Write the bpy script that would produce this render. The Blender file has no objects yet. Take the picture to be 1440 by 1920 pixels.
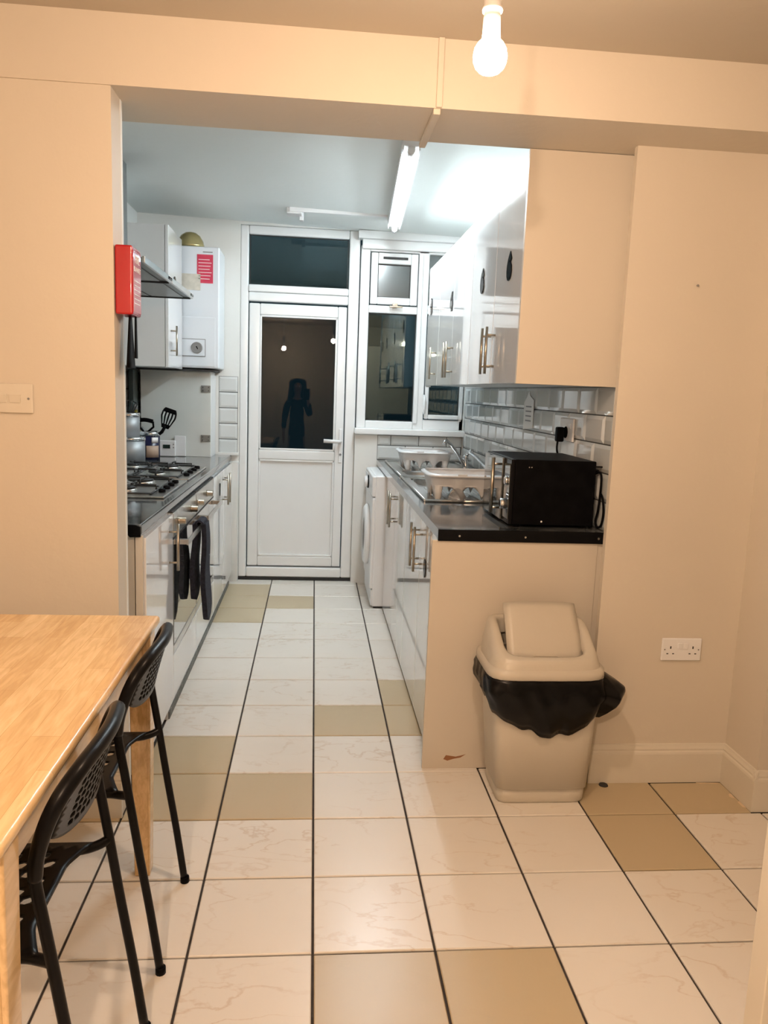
import bpy, bmesh, math, random
from mathutils import Matrix, Vector
R_ = random.Random(7)
S = 0.306                      # one floor tile in metres; every coordinate below is in tiles
sc = bpy.context.scene
COL = sc.collection
PI = math.pi

# ------------------------------------------------------------------ camera
def cam_axes(p, y, r):
    cy, sy, cp, sp = math.cos(y), math.sin(y), math.cos(p), math.sin(p)
    f = Vector((sy*cp, cy*cp, -sp)); rt = Vector((cy, -sy, 0)); up = rt.cross(f)
    c, s = math.cos(r), math.sin(r)
    return c*rt+s*up, -s*rt+c*up, f
CAMP = Vector((-0.0858, -8.644, 4.4956))
rt, up, fw = cam_axes(0.15323, 0.09365, 0.03745)
cd = bpy.data.cameras.new('camera'); cam = bpy.data.objects.new('camera', cd); COL.objects.link(cam)
cd.sensor_fit = 'HORIZONTAL'; cd.sensor_width = 36; cd.lens = 36*1451.0/1440; cd.clip_start = 0.02
M3 = Matrix((rt, up, -fw)).transposed()
cam.matrix_world = Matrix.Translation(CAMP*S) @ M3.to_4x4()
sc.camera = cam

# ------------------------------------------------------------------ world, exposure
w = bpy.data.worlds.new('night'); sc.world = w; w.use_nodes = True
w.node_tree.nodes['Background'].inputs[0].default_value = (0.10, 0.22, 0.30, 1)
w.node_tree.nodes['Background'].inputs[1].default_value = 0.05
sc.view_settings.view_transform = 'Standard'; sc.view_settings.look = 'None'
sc.view_settings.gamma = 1; sc.view_settings.use_curve_mapping = False
sc.view_settings.exposure = 1.18
TUBE_L, BULB_L, BULB2_L = 74.0, 430.0, 1080.0
TUBE_C, BULB_C = (0.86, 0.96, 1.0), (1.0, 0.70, 0.49)

# ------------------------------------------------------------------ materials
def mat(name, col=(.8, .8, .8), rough=.5, metal=0, spec=.5, coat=0, emit=None, es=0, trans=0, alpha=None):
    m = bpy.data.materials.new(name); m.use_nodes = True
    b = m.node_tree.nodes['Principled BSDF']
    b.inputs['Base Color'].default_value = (*col, 1)
    b.inputs['Roughness'].default_value = rough
    b.inputs['Metallic'].default_value = metal
    b.inputs['Specular IOR Level'].default_value = spec
    b.inputs['Coat Weight'].default_value = coat
    b.inputs['Coat Roughness'].default_value = .04
    b.inputs['Transmission Weight'].default_value = trans
    if emit:
        b.inputs['Emission Color'].default_value = (*emit, 1); b.inputs['Emission Strength'].default_value = es
    return m
def N(m, t, **k):
    n = m.node_tree.nodes.new(t)
    for a, v in k.items(): setattr(n, a, v)
    return n
def L(m, a, b): m.node_tree.links.new(a, b)
def noise_mat(name, c1, c2, scale=6, rough=.5, bump=0, bscale=60, lo=.35, hi=.65, stretch=(1, 1, 1), **kw):
    m = mat(name, c1, rough, **kw); b = m.node_tree.nodes['Principled BSDF']
    tc = N(m, 'ShaderNodeTexCoord'); mp = N(m, 'ShaderNodeMapping'); mp.inputs['Scale'].default_value = stretch
    L(m, tc.outputs['Object'], mp.inputs[0])
    n = N(m, 'ShaderNodeTexNoise'); n.inputs['Scale'].default_value = scale; n.inputs['Detail'].default_value = 5
    L(m, mp.outputs[0], n.inputs['Vector'])
    r = N(m, 'ShaderNodeValToRGB'); r.color_ramp.elements[0].position = lo; r.color_ramp.elements[1].position = hi
    r.color_ramp.elements[0].color = (*c1, 1); r.color_ramp.elements[1].color = (*c2, 1)
    L(m, n.outputs[0], r.inputs[0]); L(m, r.outputs[0], b.inputs['Base Color'])
    if bump:
        n2 = N(m, 'ShaderNodeTexNoise'); n2.inputs['Scale'].default_value = bscale; n2.inputs['Detail'].default_value = 4
        L(m, mp.outputs[0], n2.inputs['Vector'])
        bp = N(m, 'ShaderNodeBump'); bp.inputs['Strength'].default_value = bump; bp.inputs['Distance'].default_value = .01
        L(m, n2.outputs[0], bp.inputs['Height']); L(m, bp.outputs[0], b.inputs['Normal'])
    return m
M = {}
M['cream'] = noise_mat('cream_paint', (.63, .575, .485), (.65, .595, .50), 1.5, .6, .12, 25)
M['kwhite'] = noise_mat('white_paint', (.74, .76, .74), (.79, .80, .78), 1.5, .55, .12, 25)
M['kceil'] = noise_mat('white_ceiling_paint', (.80, .84, .83), (.82, .86, .85), 1.2, .7, .1, 20)
M['ceil'] = noise_mat('dimmed_cream_ceiling', (.50, .45, .37), (.52, .47, .385), 1.2, .7, .1, 20)  # cream darkened to stand in for the bulbs' weak upward light
M['trim'] = noise_mat('gloss_white_trim', (.66, .62, .53), (.69, .65, .56), 3, .3, .05, 30)
M['grout'] = noise_mat('dark_grout', (.030, .024, .020), (.055, .045, .04), 30, .9)
M['tgrout'] = noise_mat('grey_grout', (.05, .055, .055), (.09, .095, .095), 20, .9)
M['upvc'] = noise_mat('white_upvc', (.80, .83, .84), (.83, .85, .86), 2, .22)
M['gasket'] = mat('black_rubber', (.02, .02, .02), .6)
M['gloss'] = noise_mat('gloss_white_door', (.74, .75, .76), (.76, .77, .78), 2, .06, coat=.6)
M['carcass'] = noise_mat('white_melamine', (.66, .67, .67), (.68, .69, .69), 3, .4)
M['endpanel'] = noise_mat('cream_end_panel', (.60, .55, .465), (.61, .56, .475), 2, .4)
M['steel'] = noise_mat('brushed_steel', (.55, .54, .52), (.66, .65, .63), 40, .28, stretch=(1, 8, 1), metal=1)
M['hoodsteel'] = noise_mat('satin_grey_steel', (.20, .215, .215), (.25, .265, .265), 20, .38, stretch=(1, 6, 1), metal=.7)
M['chrome'] = mat('chrome', (.75, .76, .78), .08, metal=1)
M['nickel'] = mat('satin_nickel_handle', (.42, .37, .30), .3, metal=1)
M['blackg'] = mat('black_gloss', (.006, .006, .007), .12, spec=.12)
M['black'] = noise_mat('black_plastic', (.003, .003, .0035), (.005, .005, .006), 20, .42, spec=.04)
M['chairblk'] = noise_mat('black_powder_coat', (.004, .004, .0045), (.006, .006, .007), 30, .32, spec=.16)
M['iron'] = mat('black_cast_iron', (.012, .012, .012), .5)
M['plasticw'] = noise_mat('white_plastic', (.78, .79, .80), (.82, .83, .84), 3, .3)
M['rack'] = noise_mat('pale_grey_plastic', (.62, .63, .64), (.66, .67, .68), 5, .35)
M['binpl'] = noise_mat('greige_bin_plastic', (.53, .49, .41), (.55, .51, .43), 4, .38, .05, 120)
M['bag'] = noise_mat('black_bag_plastic', (.003, .003, .003), (.004, .004, .005), 8, .25, spec=.22)
M['red'] = noise_mat('red_plastic', (.40, .002, .010), (.44, .003, .012), 4, .25, coat=.5)
M['redlabel'] = noise_mat('reflection_pale_red', (.42, .02, .03), (.46, .03, .04), 6, .3, coat=.5)  # paler red carries the reflection that washes over the case front
M['paper'] = noise_mat('paper', (.78, .77, .74), (.82, .81, .78), 5, .7)
M['beigepaper'] = noise_mat('stained_paper', (.55, .53, .46), (.66, .63, .55), 30, .7)
M['stickred'] = noise_mat('red_sticker', (.55, .03, .08), (.62, .05, .1), 20, .4)
M['white'] = mat('white_print', (.85, .82, .8), .5)
M['greyprint'] = mat('grey_print', (.22, .22, .22), .6)
M['navy'] = noise_mat('navy_quilted_cotton', (.006, .008, .018), (.012, .015, .032), 60, .9, .6, 120)
M['navypot'] = mat('navy_enamel', (.01, .012, .05), .25)
M['tanprint'] = mat('tan_label', (.42, .30, .22), .5)
M['brass'] = noise_mat('smoked_brass', (.36, .30, .13), (.48, .41, .2), 8, .25, metal=.6)
M['boiler'] = noise_mat('boiler_white_enamel', (.70, .75, .80), (.73, .78, .83), 2, .25)
M['boxpanel'] = noise_mat('painted_grey_white_board', (.60, .64, .62), (.64, .67, .65), 3, .5)
M['plinth'] = noise_mat('recess_shade_grey', (.10, .10, .09), (.2, .2, .18), 30, .7)  # dark grey stands in for shade in the recess at the floor
M['darkgreen'] = mat('dark_board', (.015, .03, .03), .3)
M['screen'] = mat('dark_lcd', (.02, .035, .03), .2)
M['olive'] = mat('olive_bottle', (.16, .13, .02), .3)
M['scuff'] = mat('brown_scuff', (.28, .13, .06), .8)
M['chip'] = mat('bare_plaster', (.75, .6, .42), .8)
M['skin'] = noise_mat('skin', (.40, .22, .14), (.45, .25, .17), 8, .5)
M['hair'] = noise_mat('black_hair', (.006, .005, .005), (.014, .01, .008), 40, .45, stretch=(1, 1, .1))
M['dress'] = noise_mat('black_cloth', (.006, .006, .007), (.010, .010, .012), 40, .9)

# tiled floor: marbled pale tile and plain beige tile
def tile_mat(name, base, base2, vein, amt, rg=.2):
    m = mat(name, base, rg); b = m.node_tree.nodes['Principled BSDF']
    tc = N(m, 'ShaderNodeTexCoord'); oi = N(m, 'ShaderNodeObjectInfo')
    mu = N(m, 'ShaderNodeMath', operation='MULTIPLY'); mu.inputs[1].default_value = 37
    L(m, oi.outputs['Random'], mu.inputs[0])
    ad = N(m, 'ShaderNodeVectorMath', operation='ADD')
    cx = N(m, 'ShaderNodeCombineXYZ')
    for i in range(3): L(m, mu.outputs[0], cx.inputs[i])
    L(m, tc.outputs['Object'], ad.inputs[0]); L(m, cx.outputs[0], ad.inputs[1])
    mp = N(m, 'ShaderNodeMapping'); mp.inputs['Rotation'].default_value = (0, 0, .55); mp.inputs['Scale'].default_value = (.8, 1.7, 1)
    L(m, ad.outputs[0], mp.inputs[0])
    n = N(m, 'ShaderNodeTexNoise'); n.inputs['Scale'].default_value = 5.5; n.inputs['Detail'].default_value = 6; n.inputs['Distortion'].default_value = .35
    L(m, mp.outputs[0], n.inputs['Vector'])
    r = N(m, 'ShaderNodeValToRGB'); cr = r.color_ramp
    cr.elements[0].position = .482; cr.elements[0].color = (0, 0, 0, 1)
    e = cr.elements.new(.50); e.color = (1, 1, 1, 1); cr.elements[-1].position = .518; cr.elements[-1].color = (0, 0, 0, 1)
    L(m, n.outputs[0], r.inputs[0])
    n2 = N(m, 'ShaderNodeTexNoise'); n2.inputs['Scale'].default_value = 3.2; n2.inputs['Detail'].default_value = 4
    L(m, ad.outputs[0], n2.inputs['Vector'])
    m2 = N(m, 'ShaderNodeMapRange'); m2.inputs[1].default_value = .42; m2.inputs[2].default_value = .62
    L(m, n2.outputs[0], m2.inputs[0])
    mm = N(m, 'ShaderNodeMath', operation='MULTIPLY'); L(m, r.outputs[0], mm.inputs[0]); L(m, m2.outputs[0], mm.inputs[1])
    ma = N(m, 'ShaderNodeMath', operation='MULTIPLY'); L(m, mm.outputs[0], ma.inputs[0]); ma.inputs[1].default_value = amt
    mb = N(m, 'ShaderNodeMix', data_type='RGBA'); mb.inputs[6].default_value = (*base, 1); mb.inputs[7].default_value = (*base2, 1)
    L(m, n2.outputs[0], mb.inputs[0])
    mc = N(m, 'ShaderNodeMix', data_type='RGBA'); L(m, ma.outputs[0], mc.inputs[0]); L(m, mb.outputs[2], mc.inputs[6]); mc.inputs[7].default_value = (*vein, 1)
    L(m, mc.outputs[2], b.inputs['Base Color'])
    return m
M['tilew'] = tile_mat('marbled_pale_floor_tile', (.80, .77, .71), (.74, .70, .63), (.54, .40, .28), .45, .27)
M['tileb'] = tile_mat('plain_beige_floor_tile', (.55, .455, .30), (.51, .42, .27), (.48, .39, .25), .3, .32)
def walltile():
    m = mat('bevelled_white_wall_tile', (.70, .73, .73), .06, coat=.3); b = m.node_tree.nodes['Principled BSDF']
    oi = N(m, 'ShaderNodeObjectInfo'); r = N(m, 'ShaderNodeValToRGB')
    r.color_ramp.elements[0].color = (.56, .60, .60, 1); r.color_ramp.elements[1].color = (.68, .71, .71, 1)
    L(m, oi.outputs['Random'], r.inputs[0]); L(m, r.outputs[0], b.inputs['Base Color']); return m
M['walltile'] = walltile()
def granite():
    m = mat('grey_black_laminate_worktop', (.05, .055, .06), .10, coat=.3); b = m.node_tree.nodes['Principled BSDF']
    tc = N(m, 'ShaderNodeTexCoord'); n = N(m, 'ShaderNodeTexNoise'); n.inputs['Scale'].default_value = 90; n.inputs['Detail'].default_value = 5
    L(m, tc.outputs['Object'], n.inputs['Vector'])
    n3 = N(m, 'ShaderNodeTexNoise'); n3.inputs['Scale'].default_value = 9; L(m, tc.outputs['Object'], n3.inputs['Vector'])
    a = N(m, 'ShaderNodeMath', operation='ADD'); L(m, n.outputs[0], a.inputs[0]); L(m, n3.outputs[0], a.inputs[1])
    r = N(m, 'ShaderNodeValToRGB'); r.color_ramp.elements[0].position = .8; r.color_ramp.elements[1].position = 1.25
    r.color_ramp.elements[0].color = (.025, .03, .032, 1); r.color_ramp.elements[1].color = (.12, .13, .135, 1)
    L(m, a.outputs[0], r.inputs[0]); L(m, r.outputs[0], b.inputs['Base Color']); return m
M['granite'] = granite()
def wood():
    m = mat('oiled_rubberwood_staves', (.6, .35, .14), .22, coat=.35); b = m.node_tree.nodes['Principled BSDF']
    tc = N(m, 'ShaderNodeTexCoord'); mp = N(m, 'ShaderNodeMapping'); mp.inputs['Rotation'].default_value = (0, 0, PI/2)
    L(m, tc.outputs['Object'], mp.inputs[0])
    br = N(m, 'ShaderNodeTexBrick'); br.offset = .37; br.inputs['Scale'].default_value = 1
    br.inputs['Brick Width'].default_value = .34; br.inputs['Row Height'].default_value = .052
    br.inputs['Mortar Size'].default_value = .0004; br.inputs['Bias'].default_value = 0
    br.inputs['Color1'].default_value = (.78, .53, .26, 1); br.inputs['Color2'].default_value = (.92, .68, .38, 1); br.inputs['Mortar'].default_value = (.6, .37, .16, 1)
    L(m, mp.outputs[0], br.inputs['Vector'])
    m2 = N(m, 'ShaderNodeMapping'); m2.inputs['Scale'].default_value = (14, 1.6, 6); L(m, tc.outputs['Object'], m2.inputs[0])
    n = N(m, 'ShaderNodeTexNoise'); n.inputs['Scale'].default_value = 7; n.inputs['Detail'].default_value = 6; n.inputs['Distortion'].default_value = .8
    L(m, m2.outputs[0], n.inputs['Vector'])
    r = N(m, 'ShaderNodeValToRGB'); r.color_ramp.elements[0].position = .3; r.color_ramp.elements[1].position = .68
    r.color_ramp.elements[0].color = (.72, .66, .58, 1); r.color_ramp.elements[1].color = (1, 1, 1, 1)
    L(m, n.outputs[0], r.inputs[0])
    mx = N(m, 'ShaderNodeMix', data_type='RGBA', blend_type='MULTIPLY'); mx.inputs[0].default_value = .75
    L(m, br.outputs[0], mx.inputs[6]); L(m, r.outputs[0], mx.inputs[7]); L(m, mx.outputs[2], b.inputs['Base Color'])
    return m
M['wood'] = wood()
def glass(name, tint=(.55, .62, .62), rough=0.0, boost=1.0, gt=(1, 1, 1)):
    m = bpy.data.materials.new(name); m.use_nodes = True; nt = m.node_tree; nt.nodes.clear()
    o = N(m, 'ShaderNodeOutputMaterial'); mx = N(m, 'ShaderNodeMixShader'); t = N(m, 'ShaderNodeBsdfTransparent'); g = N(m, 'ShaderNodeBsdfGlossy')
    f = N(m, 'ShaderNodeFresnel'); f.inputs[0].default_value = 1.5
    mu = N(m, 'ShaderNodeMath', operation='MULTIPLY'); mu.inputs[1].default_value = boost; mu.use_clamp = True
    t.inputs[0].default_value = (*tint, 1); g.inputs[0].default_value = (*gt, 1); g.inputs['Roughness'].default_value = rough
    L(m, f.outputs[0], mu.inputs[0]); L(m, mu.outputs[0], mx.inputs[0]); L(m, t.outputs[0], mx.inputs[1]); L(m, g.outputs[0], mx.inputs[2]); L(m, mx.outputs[0], o.inputs[0])
    return m
M['glass'] = glass('double_glazing', boost=.5); M['glasst'] = glass('teal_reflection_glazing', boost=2.5, gt=(.62, .88, 1.0))  # teal gloss and boost put the reflected ceiling into window and transom glass
M['frost'] = glass('frosted_glass', (.5, .55, .55), .22, 3.0)
M['ovenglass'] = mat('mirror_black_oven_glass', (.16, .17, .17), .03, metal=.75, coat=1)
M['tube'] = mat('lit_fluorescent_tube', (1, 1, 1), .5, emit=TUBE_C, es=TUBE_L)
M['bulb'] = mat('lit_led_bulb', (1, 1, 1), .5, emit=BULB_C, es=BULB_L)
M['bulb2'] = mat('lit_led_bulb_behind', (1, 1, 1), .5, emit=BULB_C, es=BULB2_L)

# ------------------------------------------------------------------ mesh helpers (tile units)
class MB:
    def __init__(s): s.v = []; s.f = []; s.sm = []
    def add(s, vs, fs, smooth=False):
        o = len(s.v); s.v += [tuple(v) for v in vs]
        for f in fs: s.f.append(tuple(i+o for i in f)); s.sm.append(smooth)
        return s
    def box(s, x0, x1, y0, y1, z0, z1):
        return s.add([(x0, y0, z0), (x1, y0, z0), (x1, y1, z0), (x0, y1, z0), (x0, y0, z1), (x1, y0, z1), (x1, y1, z1), (x0, y1, z1)],
                     [(0, 3, 2, 1), (4, 5, 6, 7), (0, 1, 5, 4), (1, 2, 6, 5), (2, 3, 7, 6), (3, 0, 4, 7)])
    def hexa(s, a, b):           # two quads (lists of 4 pts), a below / b above, both counter-clockwise seen from b side
        return s.add(list(a)+list(b), [(3, 2, 1, 0), (4, 5, 6, 7), (0, 1, 5, 4), (1, 2, 6, 5), (2, 3, 7, 6), (3, 0, 4, 7)])
    def prism(s, pts, axis, a0, a1):   # closed polygon extruded along axis
        n = len(pts)
        def P(p, a):
            return {'x': (a, p[0], p[1]), 'y': (p[0], a, p[1]), 'z': (p[0], p[1], a)}[axis]
        vs = [P(p, a0) for p in pts]+[P(p, a1) for p in pts]
        return s.add(vs, [tuple(range(n)), tuple(range(2*n-1, n-1, -1))]+[(i, i+n, (i+1) % n+n, (i+1) % n) for i in range(n)])
    def tube(s, path, r, seg=10, caps=True):
        P = [Vector(p) for p in path]; n = len(P)
        rs = r if isinstance(r, (list, tuple)) else [r]*n
        T = []
        for i in range(n):
            a = P[max(i-1, 0)]; b = P[min(i+1, n-1)]; T.append((b-a).normalized())
        u = Vector((0, 0, 1)) if abs(T[0].z) < .9 else Vector((1, 0, 0))
        u = (u-T[0]*u.dot(T[0])).normalized(); vs = []
        for i in range(n):
            u = (u-T[i]*u.dot(T[i])).normalized(); w_ = T[i].cross(u)
            for k in range(seg):
                a = 2*PI*k/seg; vs.append(P[i]+(u*math.cos(a)+w_*math.sin(a))*rs[i])
        fs = [(i*seg+k, i*seg+(k+1) % seg, (i+1)*seg+(k+1) % seg, (i+1)*seg+k) for i in range(n-1) for k in range(seg)]
        s.add(vs, fs, True)
        if caps:
            o = len(s.v)-len(vs)
            s.f.append(tuple(o+k for k in range(seg-1, -1, -1))); s.sm.append(False)
            s.f.append(tuple(o+(n-1)*seg+k for k in range(seg))); s.sm.append(False)
        return s
    def lathe(s, c, prof, seg=24, axis='z', flip=False):  # prof [(r, h)]
        vs = []
        for r, h in prof:
            for k in range(seg):
                a = 2*PI*k/seg; x, y = r*math.cos(a), r*math.sin(a)
                p = {'z': (x, y, h), 'x': (h, x, y), 'y': (y, h, x)}[axis]
                vs.append((c[0]+p[0], c[1]+p[1], c[2]+p[2]))
        n = len(prof)
        fs = [(i*seg+k, i*seg+(k+1) % seg, (i+1)*seg+(k+1) % seg, (i+1)*seg+k) for i in range(n-1) for k in range(seg)]
        fs += [tuple(range(seg-1, -1, -1)), tuple((n-1)*seg+k for k in range(seg))]
        s.add(vs, fs, True); s.sm[-1] = s.sm[-2] = False
        return s
    def ball(s, c, r, sx=1, sy=1, sz=1, seg=20, rings=12):
        pr = [(max(r*math.sin(PI*i/rings), 1e-4), -r*math.cos(PI*i/rings)) for i in range(rings+1)]
        o = len(s.v); s.lathe((0, 0, 0), pr, seg)
        s.v[o:] = [(c[0]+x*sx, c[1]+y*sy, c[2]+z*sz) for x, y, z in s.v[o:]]
        return s
    def sheet(s, fn, nu, nv, th=.02, holes=None, hs=.6, hseg=12):
        """thick sheet over (u,v); holes(i,j)->True punches an oval through the cell"""
        def nrm(u, v):
            e = .01; a = Vector(fn(min(u+e, 1), v))-Vector(fn(max(u-e, 0), v)); b = Vector(fn(u, min(v+e, 1)))-Vector(fn(u, max(v-e, 0)))
            n = a.cross(b); return n.normalized() if n.length > 1e-9 else Vector((0, 0, 1))
        cache = {}
        def vid(u, v):
            k = (round(u, 5), round(v, 5))
            if k not in cache:
                p = Vector(fn(u, v)); n = nrm(u, v)*th*.5
                cache[k] = len(s.v); s.v.append(tuple(p+n)); s.v.append(tuple(p-n))
            return cache[k]
        def face(ids, sm=True):
            s.f.append(tuple(ids)); s.sm.append(sm)
        edges = {}
        for i in range(nu):
            for j in range(nv):
                u0, u1, v0, v1 = i/nu, (i+1)/nu, j/nv, (j+1)/nv
                if holes and holes(i, j):
                    h = hs; uc, vc = (u0+u1)/2, (v0+v1)/2
                    ring = []; outer = []
                    for k in range(8):
                        a = 2*PI*k/8+PI/4+PI
                        ring.append(vid(uc+(u1-u0)/2*h*math.cos(a), vc+(v1-v0)/2*h*math.sin(a)))
                    op = [(u0, v0), (uc, v0), (u1, v0), (u1, vc), (u1, v1), (uc, v1), (u0, v1), (u0, vc)]
                    outer = [vid(*p) for p in op]
                    for k in range(8):
                        k2 = (k+1) % 8
                        face((outer[k], outer[k2], ring[k2], ring[k]))
                        face((outer[k2]+1, outer[k]+1, ring[k]+1, ring[k2]+1))
                        face((ring[k], ring[k2], ring[k2]+1, ring[k]+1))
                else:
                    uc, vc = (u0+u1)/2, (v0+v1)/2
                    loop = [(u0, v0)]
                    if holes: loop.append((uc, v0))
                    loop.append((u1, v0))
                    if holes: loop.append((u1, vc))
                    loop.append((u1, v1))
                    if holes: loop.append((uc, v1))
                    loop.append((u0, v1))
                    if holes: loop.append((u0, vc))
                    ids = [vid(*p) for p in loop]
                    face(ids); face([x+1 for x in reversed(ids)])
        def rim(pts):
            for a, b in zip(pts, pts[1:]):
                A, B = vid(*a), vid(*b); face((B, A, A+1, B+1), False)
        k = 2 if holes else 1
        rim([(t/(nu*k), 0) for t in range(nu*k+1)]); rim([(1, t/(nv*k)) for t in range(nv*k+1)])
        rim([(1-t/(nu*k), 1) for t in range(nu*k+1)]); rim([(0, 1-t/(nv*k)) for t in range(nv*k+1)])
        return s
    def mesh(s, name, m, org=(0, 0, 0)):
        me = bpy.data.meshes.new(name)
        me.from_pydata([((x-org[0])*S, (y-org[1])*S, (z-org[2])*S) for x, y, z in s.v], [], s.f)
        me.polygons.foreach_set('use_smooth', s.sm); me.materials.append(m); me.update()
        bm = bmesh.new(); bm.from_mesh(me); bmesh.ops.recalc_face_normals(bm, faces=bm.faces); bm.to_mesh(me); bm.free()
        return me

def wpos(o):
    p = Vector((0, 0, 0))
    while o is not None: p = p+o.location/S; o = o.parent
    return p
def obj(name, mb, m, parent=None, bev=0, seg=2, org=None, local=False, kind=None, sub=0):
    """world-coordinate mesh under parent (parents are never rotated unless local=True)"""
    m = M[m] if isinstance(m, str) else m
    if local: o0 = Vector(org or (0, 0, 0)); base = Vector((0, 0, 0))
    else:
        base = wpos(parent) if parent else Vector((0, 0, 0))
        if org is None:
            if parent: o0 = base
            else:
                xs = [v[0] for v in mb.v]; ys = [v[1] for v in mb.v]; zs = [v[2] for v in mb.v]
                o0 = Vector(((min(xs)+max(xs))/2, (min(ys)+max(ys))/2, min(zs)))
        else: o0 = Vector(org)
    me = mb.mesh(name, m, o0 if not local else o0)
    o = bpy.data.objects.new(name, me); COL.objects.link(o)
    o.location = (o0-base)*S if not local else o0*S
    if parent: o.parent = parent
    if bev:
        b = o.modifiers.new('bevel', 'BEVEL'); b.width = bev*S; b.segments = seg; b.limit_method = 'ANGLE'; b.angle_limit = math.radians(40)
        if seg > 1:
            for p in me.polygons: p.use_smooth = True
            wn = o.modifiers.new('wn', 'WEIGHTED_NORMAL'); wn.keep_sharp = True
    if sub:
        sb = o.modifiers.new('sub', 'SUBSURF'); sb.levels = sub; sb.render_levels = sub
    if kind: o['kind'] = kind
    return o
def tag(o, label, cat, group=None):
    o['label'] = label; o['category'] = cat
    if group: o['group'] = group
    return o
def thing(name, label, cat, loc=(0, 0, 0), rz=0, group=None):
    o = bpy.data.objects.new(name, None); COL.objects.link(o); o.empty_display_size = .1
    o.location = Vector(loc)*S; o.rotation_euler = (0, 0, rz)
    return tag(o, label, cat, group)
def struct(name, mb, m, **k):
    o = obj(name, mb, m, **k); o['kind'] = 'structure'; return o
def semp(name, loc=(0, 0, 0)):
    o = bpy.data.objects.new(name, None); COL.objects.link(o); o.location = Vector(loc)*S; o['kind'] = 'structure'; return o
def text(name, body, size, m, parent, pos, face, ext=.004, rot=0, bold=0):
    """lettering lying on a face: face '+x', '-x' or '-y'; pos is world centre; size in tiles"""
    c = bpy.data.curves.new(name, 'FONT'); c.body = body; c.size = size*S; c.extrude = ext*S; c.align_x = 'CENTER'; c.align_y = 'CENTER'
    c.offset = bold*S; c.resolution_u = 3
    t = bpy.data.objects.new('tmp', c); COL.objects.link(t)
    dg = bpy.context.evaluated_depsgraph_get(); me = bpy.data.meshes.new_from_object(t.evaluated_get(dg))
    bpy.data.objects.remove(t)
    X, Y = {'+x': (Vector((0, 1, 0)), Vector((0, 0, 1))), '-x': (Vector((0, -1, 0)), Vector((0, 0, 1))), '-y': (Vector((1, 0, 0)), Vector((0, 0, 1)))}[face]
    Z = X.cross(Y); Mx = Matrix((X, Y, Z)).transposed()
    if rot: Mx = Matrix.Rotation(rot, 3, Z) @ Mx
    me.transform(Mx.to_4x4()); me.materials.clear(); me.materials.append(M[m]); me.name = name
    o = bpy.data.objects.new(name, me); COL.objects.link(o); o.parent = parent
    o.location = (Vector(pos)-wpos(parent))*S
    return o

# ================================================================== STRUCTURE
YB = 9.42          # kitchen back wall
SOF, CD, CK = 7.16, 7.77, 8.1
# floor base (grout bed) + tiles
fb = MB().box(-7, 9, -13, 9.9, -.25, -.02)
floor = struct('floor', fb, 'grout', org=(0, 0, 0))
GAP = .011
def tile_mesh(wd, dp, name):
    g = GAP; b = .008; mb = MB(); x0, x1, y0, y1 = g, wd-g, g, dp-g
    mb.hexa([(x0, y0, -.02), (x1, y0, -.02), (x1, y1, -.02), (x0, y1, -.02)], [(x0, y0, -b), (x1, y0, -b), (x1, y1, -b), (x0, y1, -b)])
    mb.add([(x0, y0, -b), (x1, y0, -b), (x1, y1, -b), (x0, y1, -b), (x0+b, y0+b, 0), (x1-b, y0+b, 0), (x1-b, y1-b, 0), (x0+b, y1-b, 0)],
           [(4, 5, 6, 7), (0, 1, 5, 4), (1, 2, 6, 5), (2, 3, 7, 6), (3, 0, 4, 7)])
    return mb
beige = {(0, 1), (1, 1), (1, 2), (-2, 0), (-1, -1), (-2, -1), (-3, -1), (-1, 7), (-2, 6), (-2, 7), (-2, 8), (0, -4), (1, -4), (3, -1), (4, -1), (3, -2), (-4, -5), (2, -7), (-1, -9), (5, -4)}
tcache = {}
def place_tile(i, j, x0, x1, y0, y1):
    if x1-x0 < .06 or y1-y0 < .06: return
    bg = (i, j) in beige; key = (round(x1-x0, 3), round(y1-y0, 3), bg)
    if key not in tcache: tcache[key] = tile_mesh(x1-x0, y1-y0, 'tile').mesh('tile', M['tileb' if bg else 'tilew'])
    o = bpy.data.objects.new('tile', tcache[key]); COL.objects.link(o); o.parent = floor
    o.location = (x0*S, y0*S, (R_.random()-.5)*.0006)
    o.rotation_euler = ((R_.random()-.5)*.003, (R_.random()-.5)*.003, 0)
for j in range(-10, 10):
    for i in range(-4, 6):
        x0, x1, y0, y1 = i, i+1, j, j+1
        if j >= 0:
            x0, x1, y1 = max(x0, -2.02), min(x1, 1.45 if j > 0 else 3.36), min(y1, 9.43)
            if j == 0 and i >= 2: y1 = .09
            if j == 0 and i == 1: x1 = 2
        elif j == -1:
            if i < -2: y1 = -.92
            if i >= 4: y1 = -.31; x1 = min(x1, 4.9)
            if i == 3: x1 = 4
            if i == 5: continue
        if x1 > x0 and y1 > y0: place_tile(i, j, x0, x1, y0, y1)
for dx, dy in ((3.42, -.40), (3.10, -1.8)):
    pass

# dining side
struct('wall_stub', MB().box(-5, -2.0, -.90, -.56, 0, SOF), 'cream')
struct('trim_1', MB().box(-2.42, -1.996, -.565, -.5, 0, SOF), 'kwhite')
bm_ = MB().box(-5, 6.5, -.92, .08, SOF, CK+.35)
beam = struct('trim_2', bm_, 'cream')                       # downstand beam
obj('conduit', MB().box(.985, 1.045, -.955, -.92, SOF, CD), 'cream', beam, bev=.01)
obj('conduit', MB().box(.965, 1.035, -.92, .12, SOF-.055, SOF), 'cream', beam, bev=.01)
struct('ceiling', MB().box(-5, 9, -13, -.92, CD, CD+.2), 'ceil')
struct('wall_alcove', MB().box(3.24, 5.1, -.27, -.19, 0, SOF), 'cream')
struct('wall_right', MB().box(4.93, 9, -.95, -.27, 0, SOF), 'cream')
struct('wall_left', MB().box(-5.2, -5, -13, .1, 0, CD), 'cream')
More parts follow.
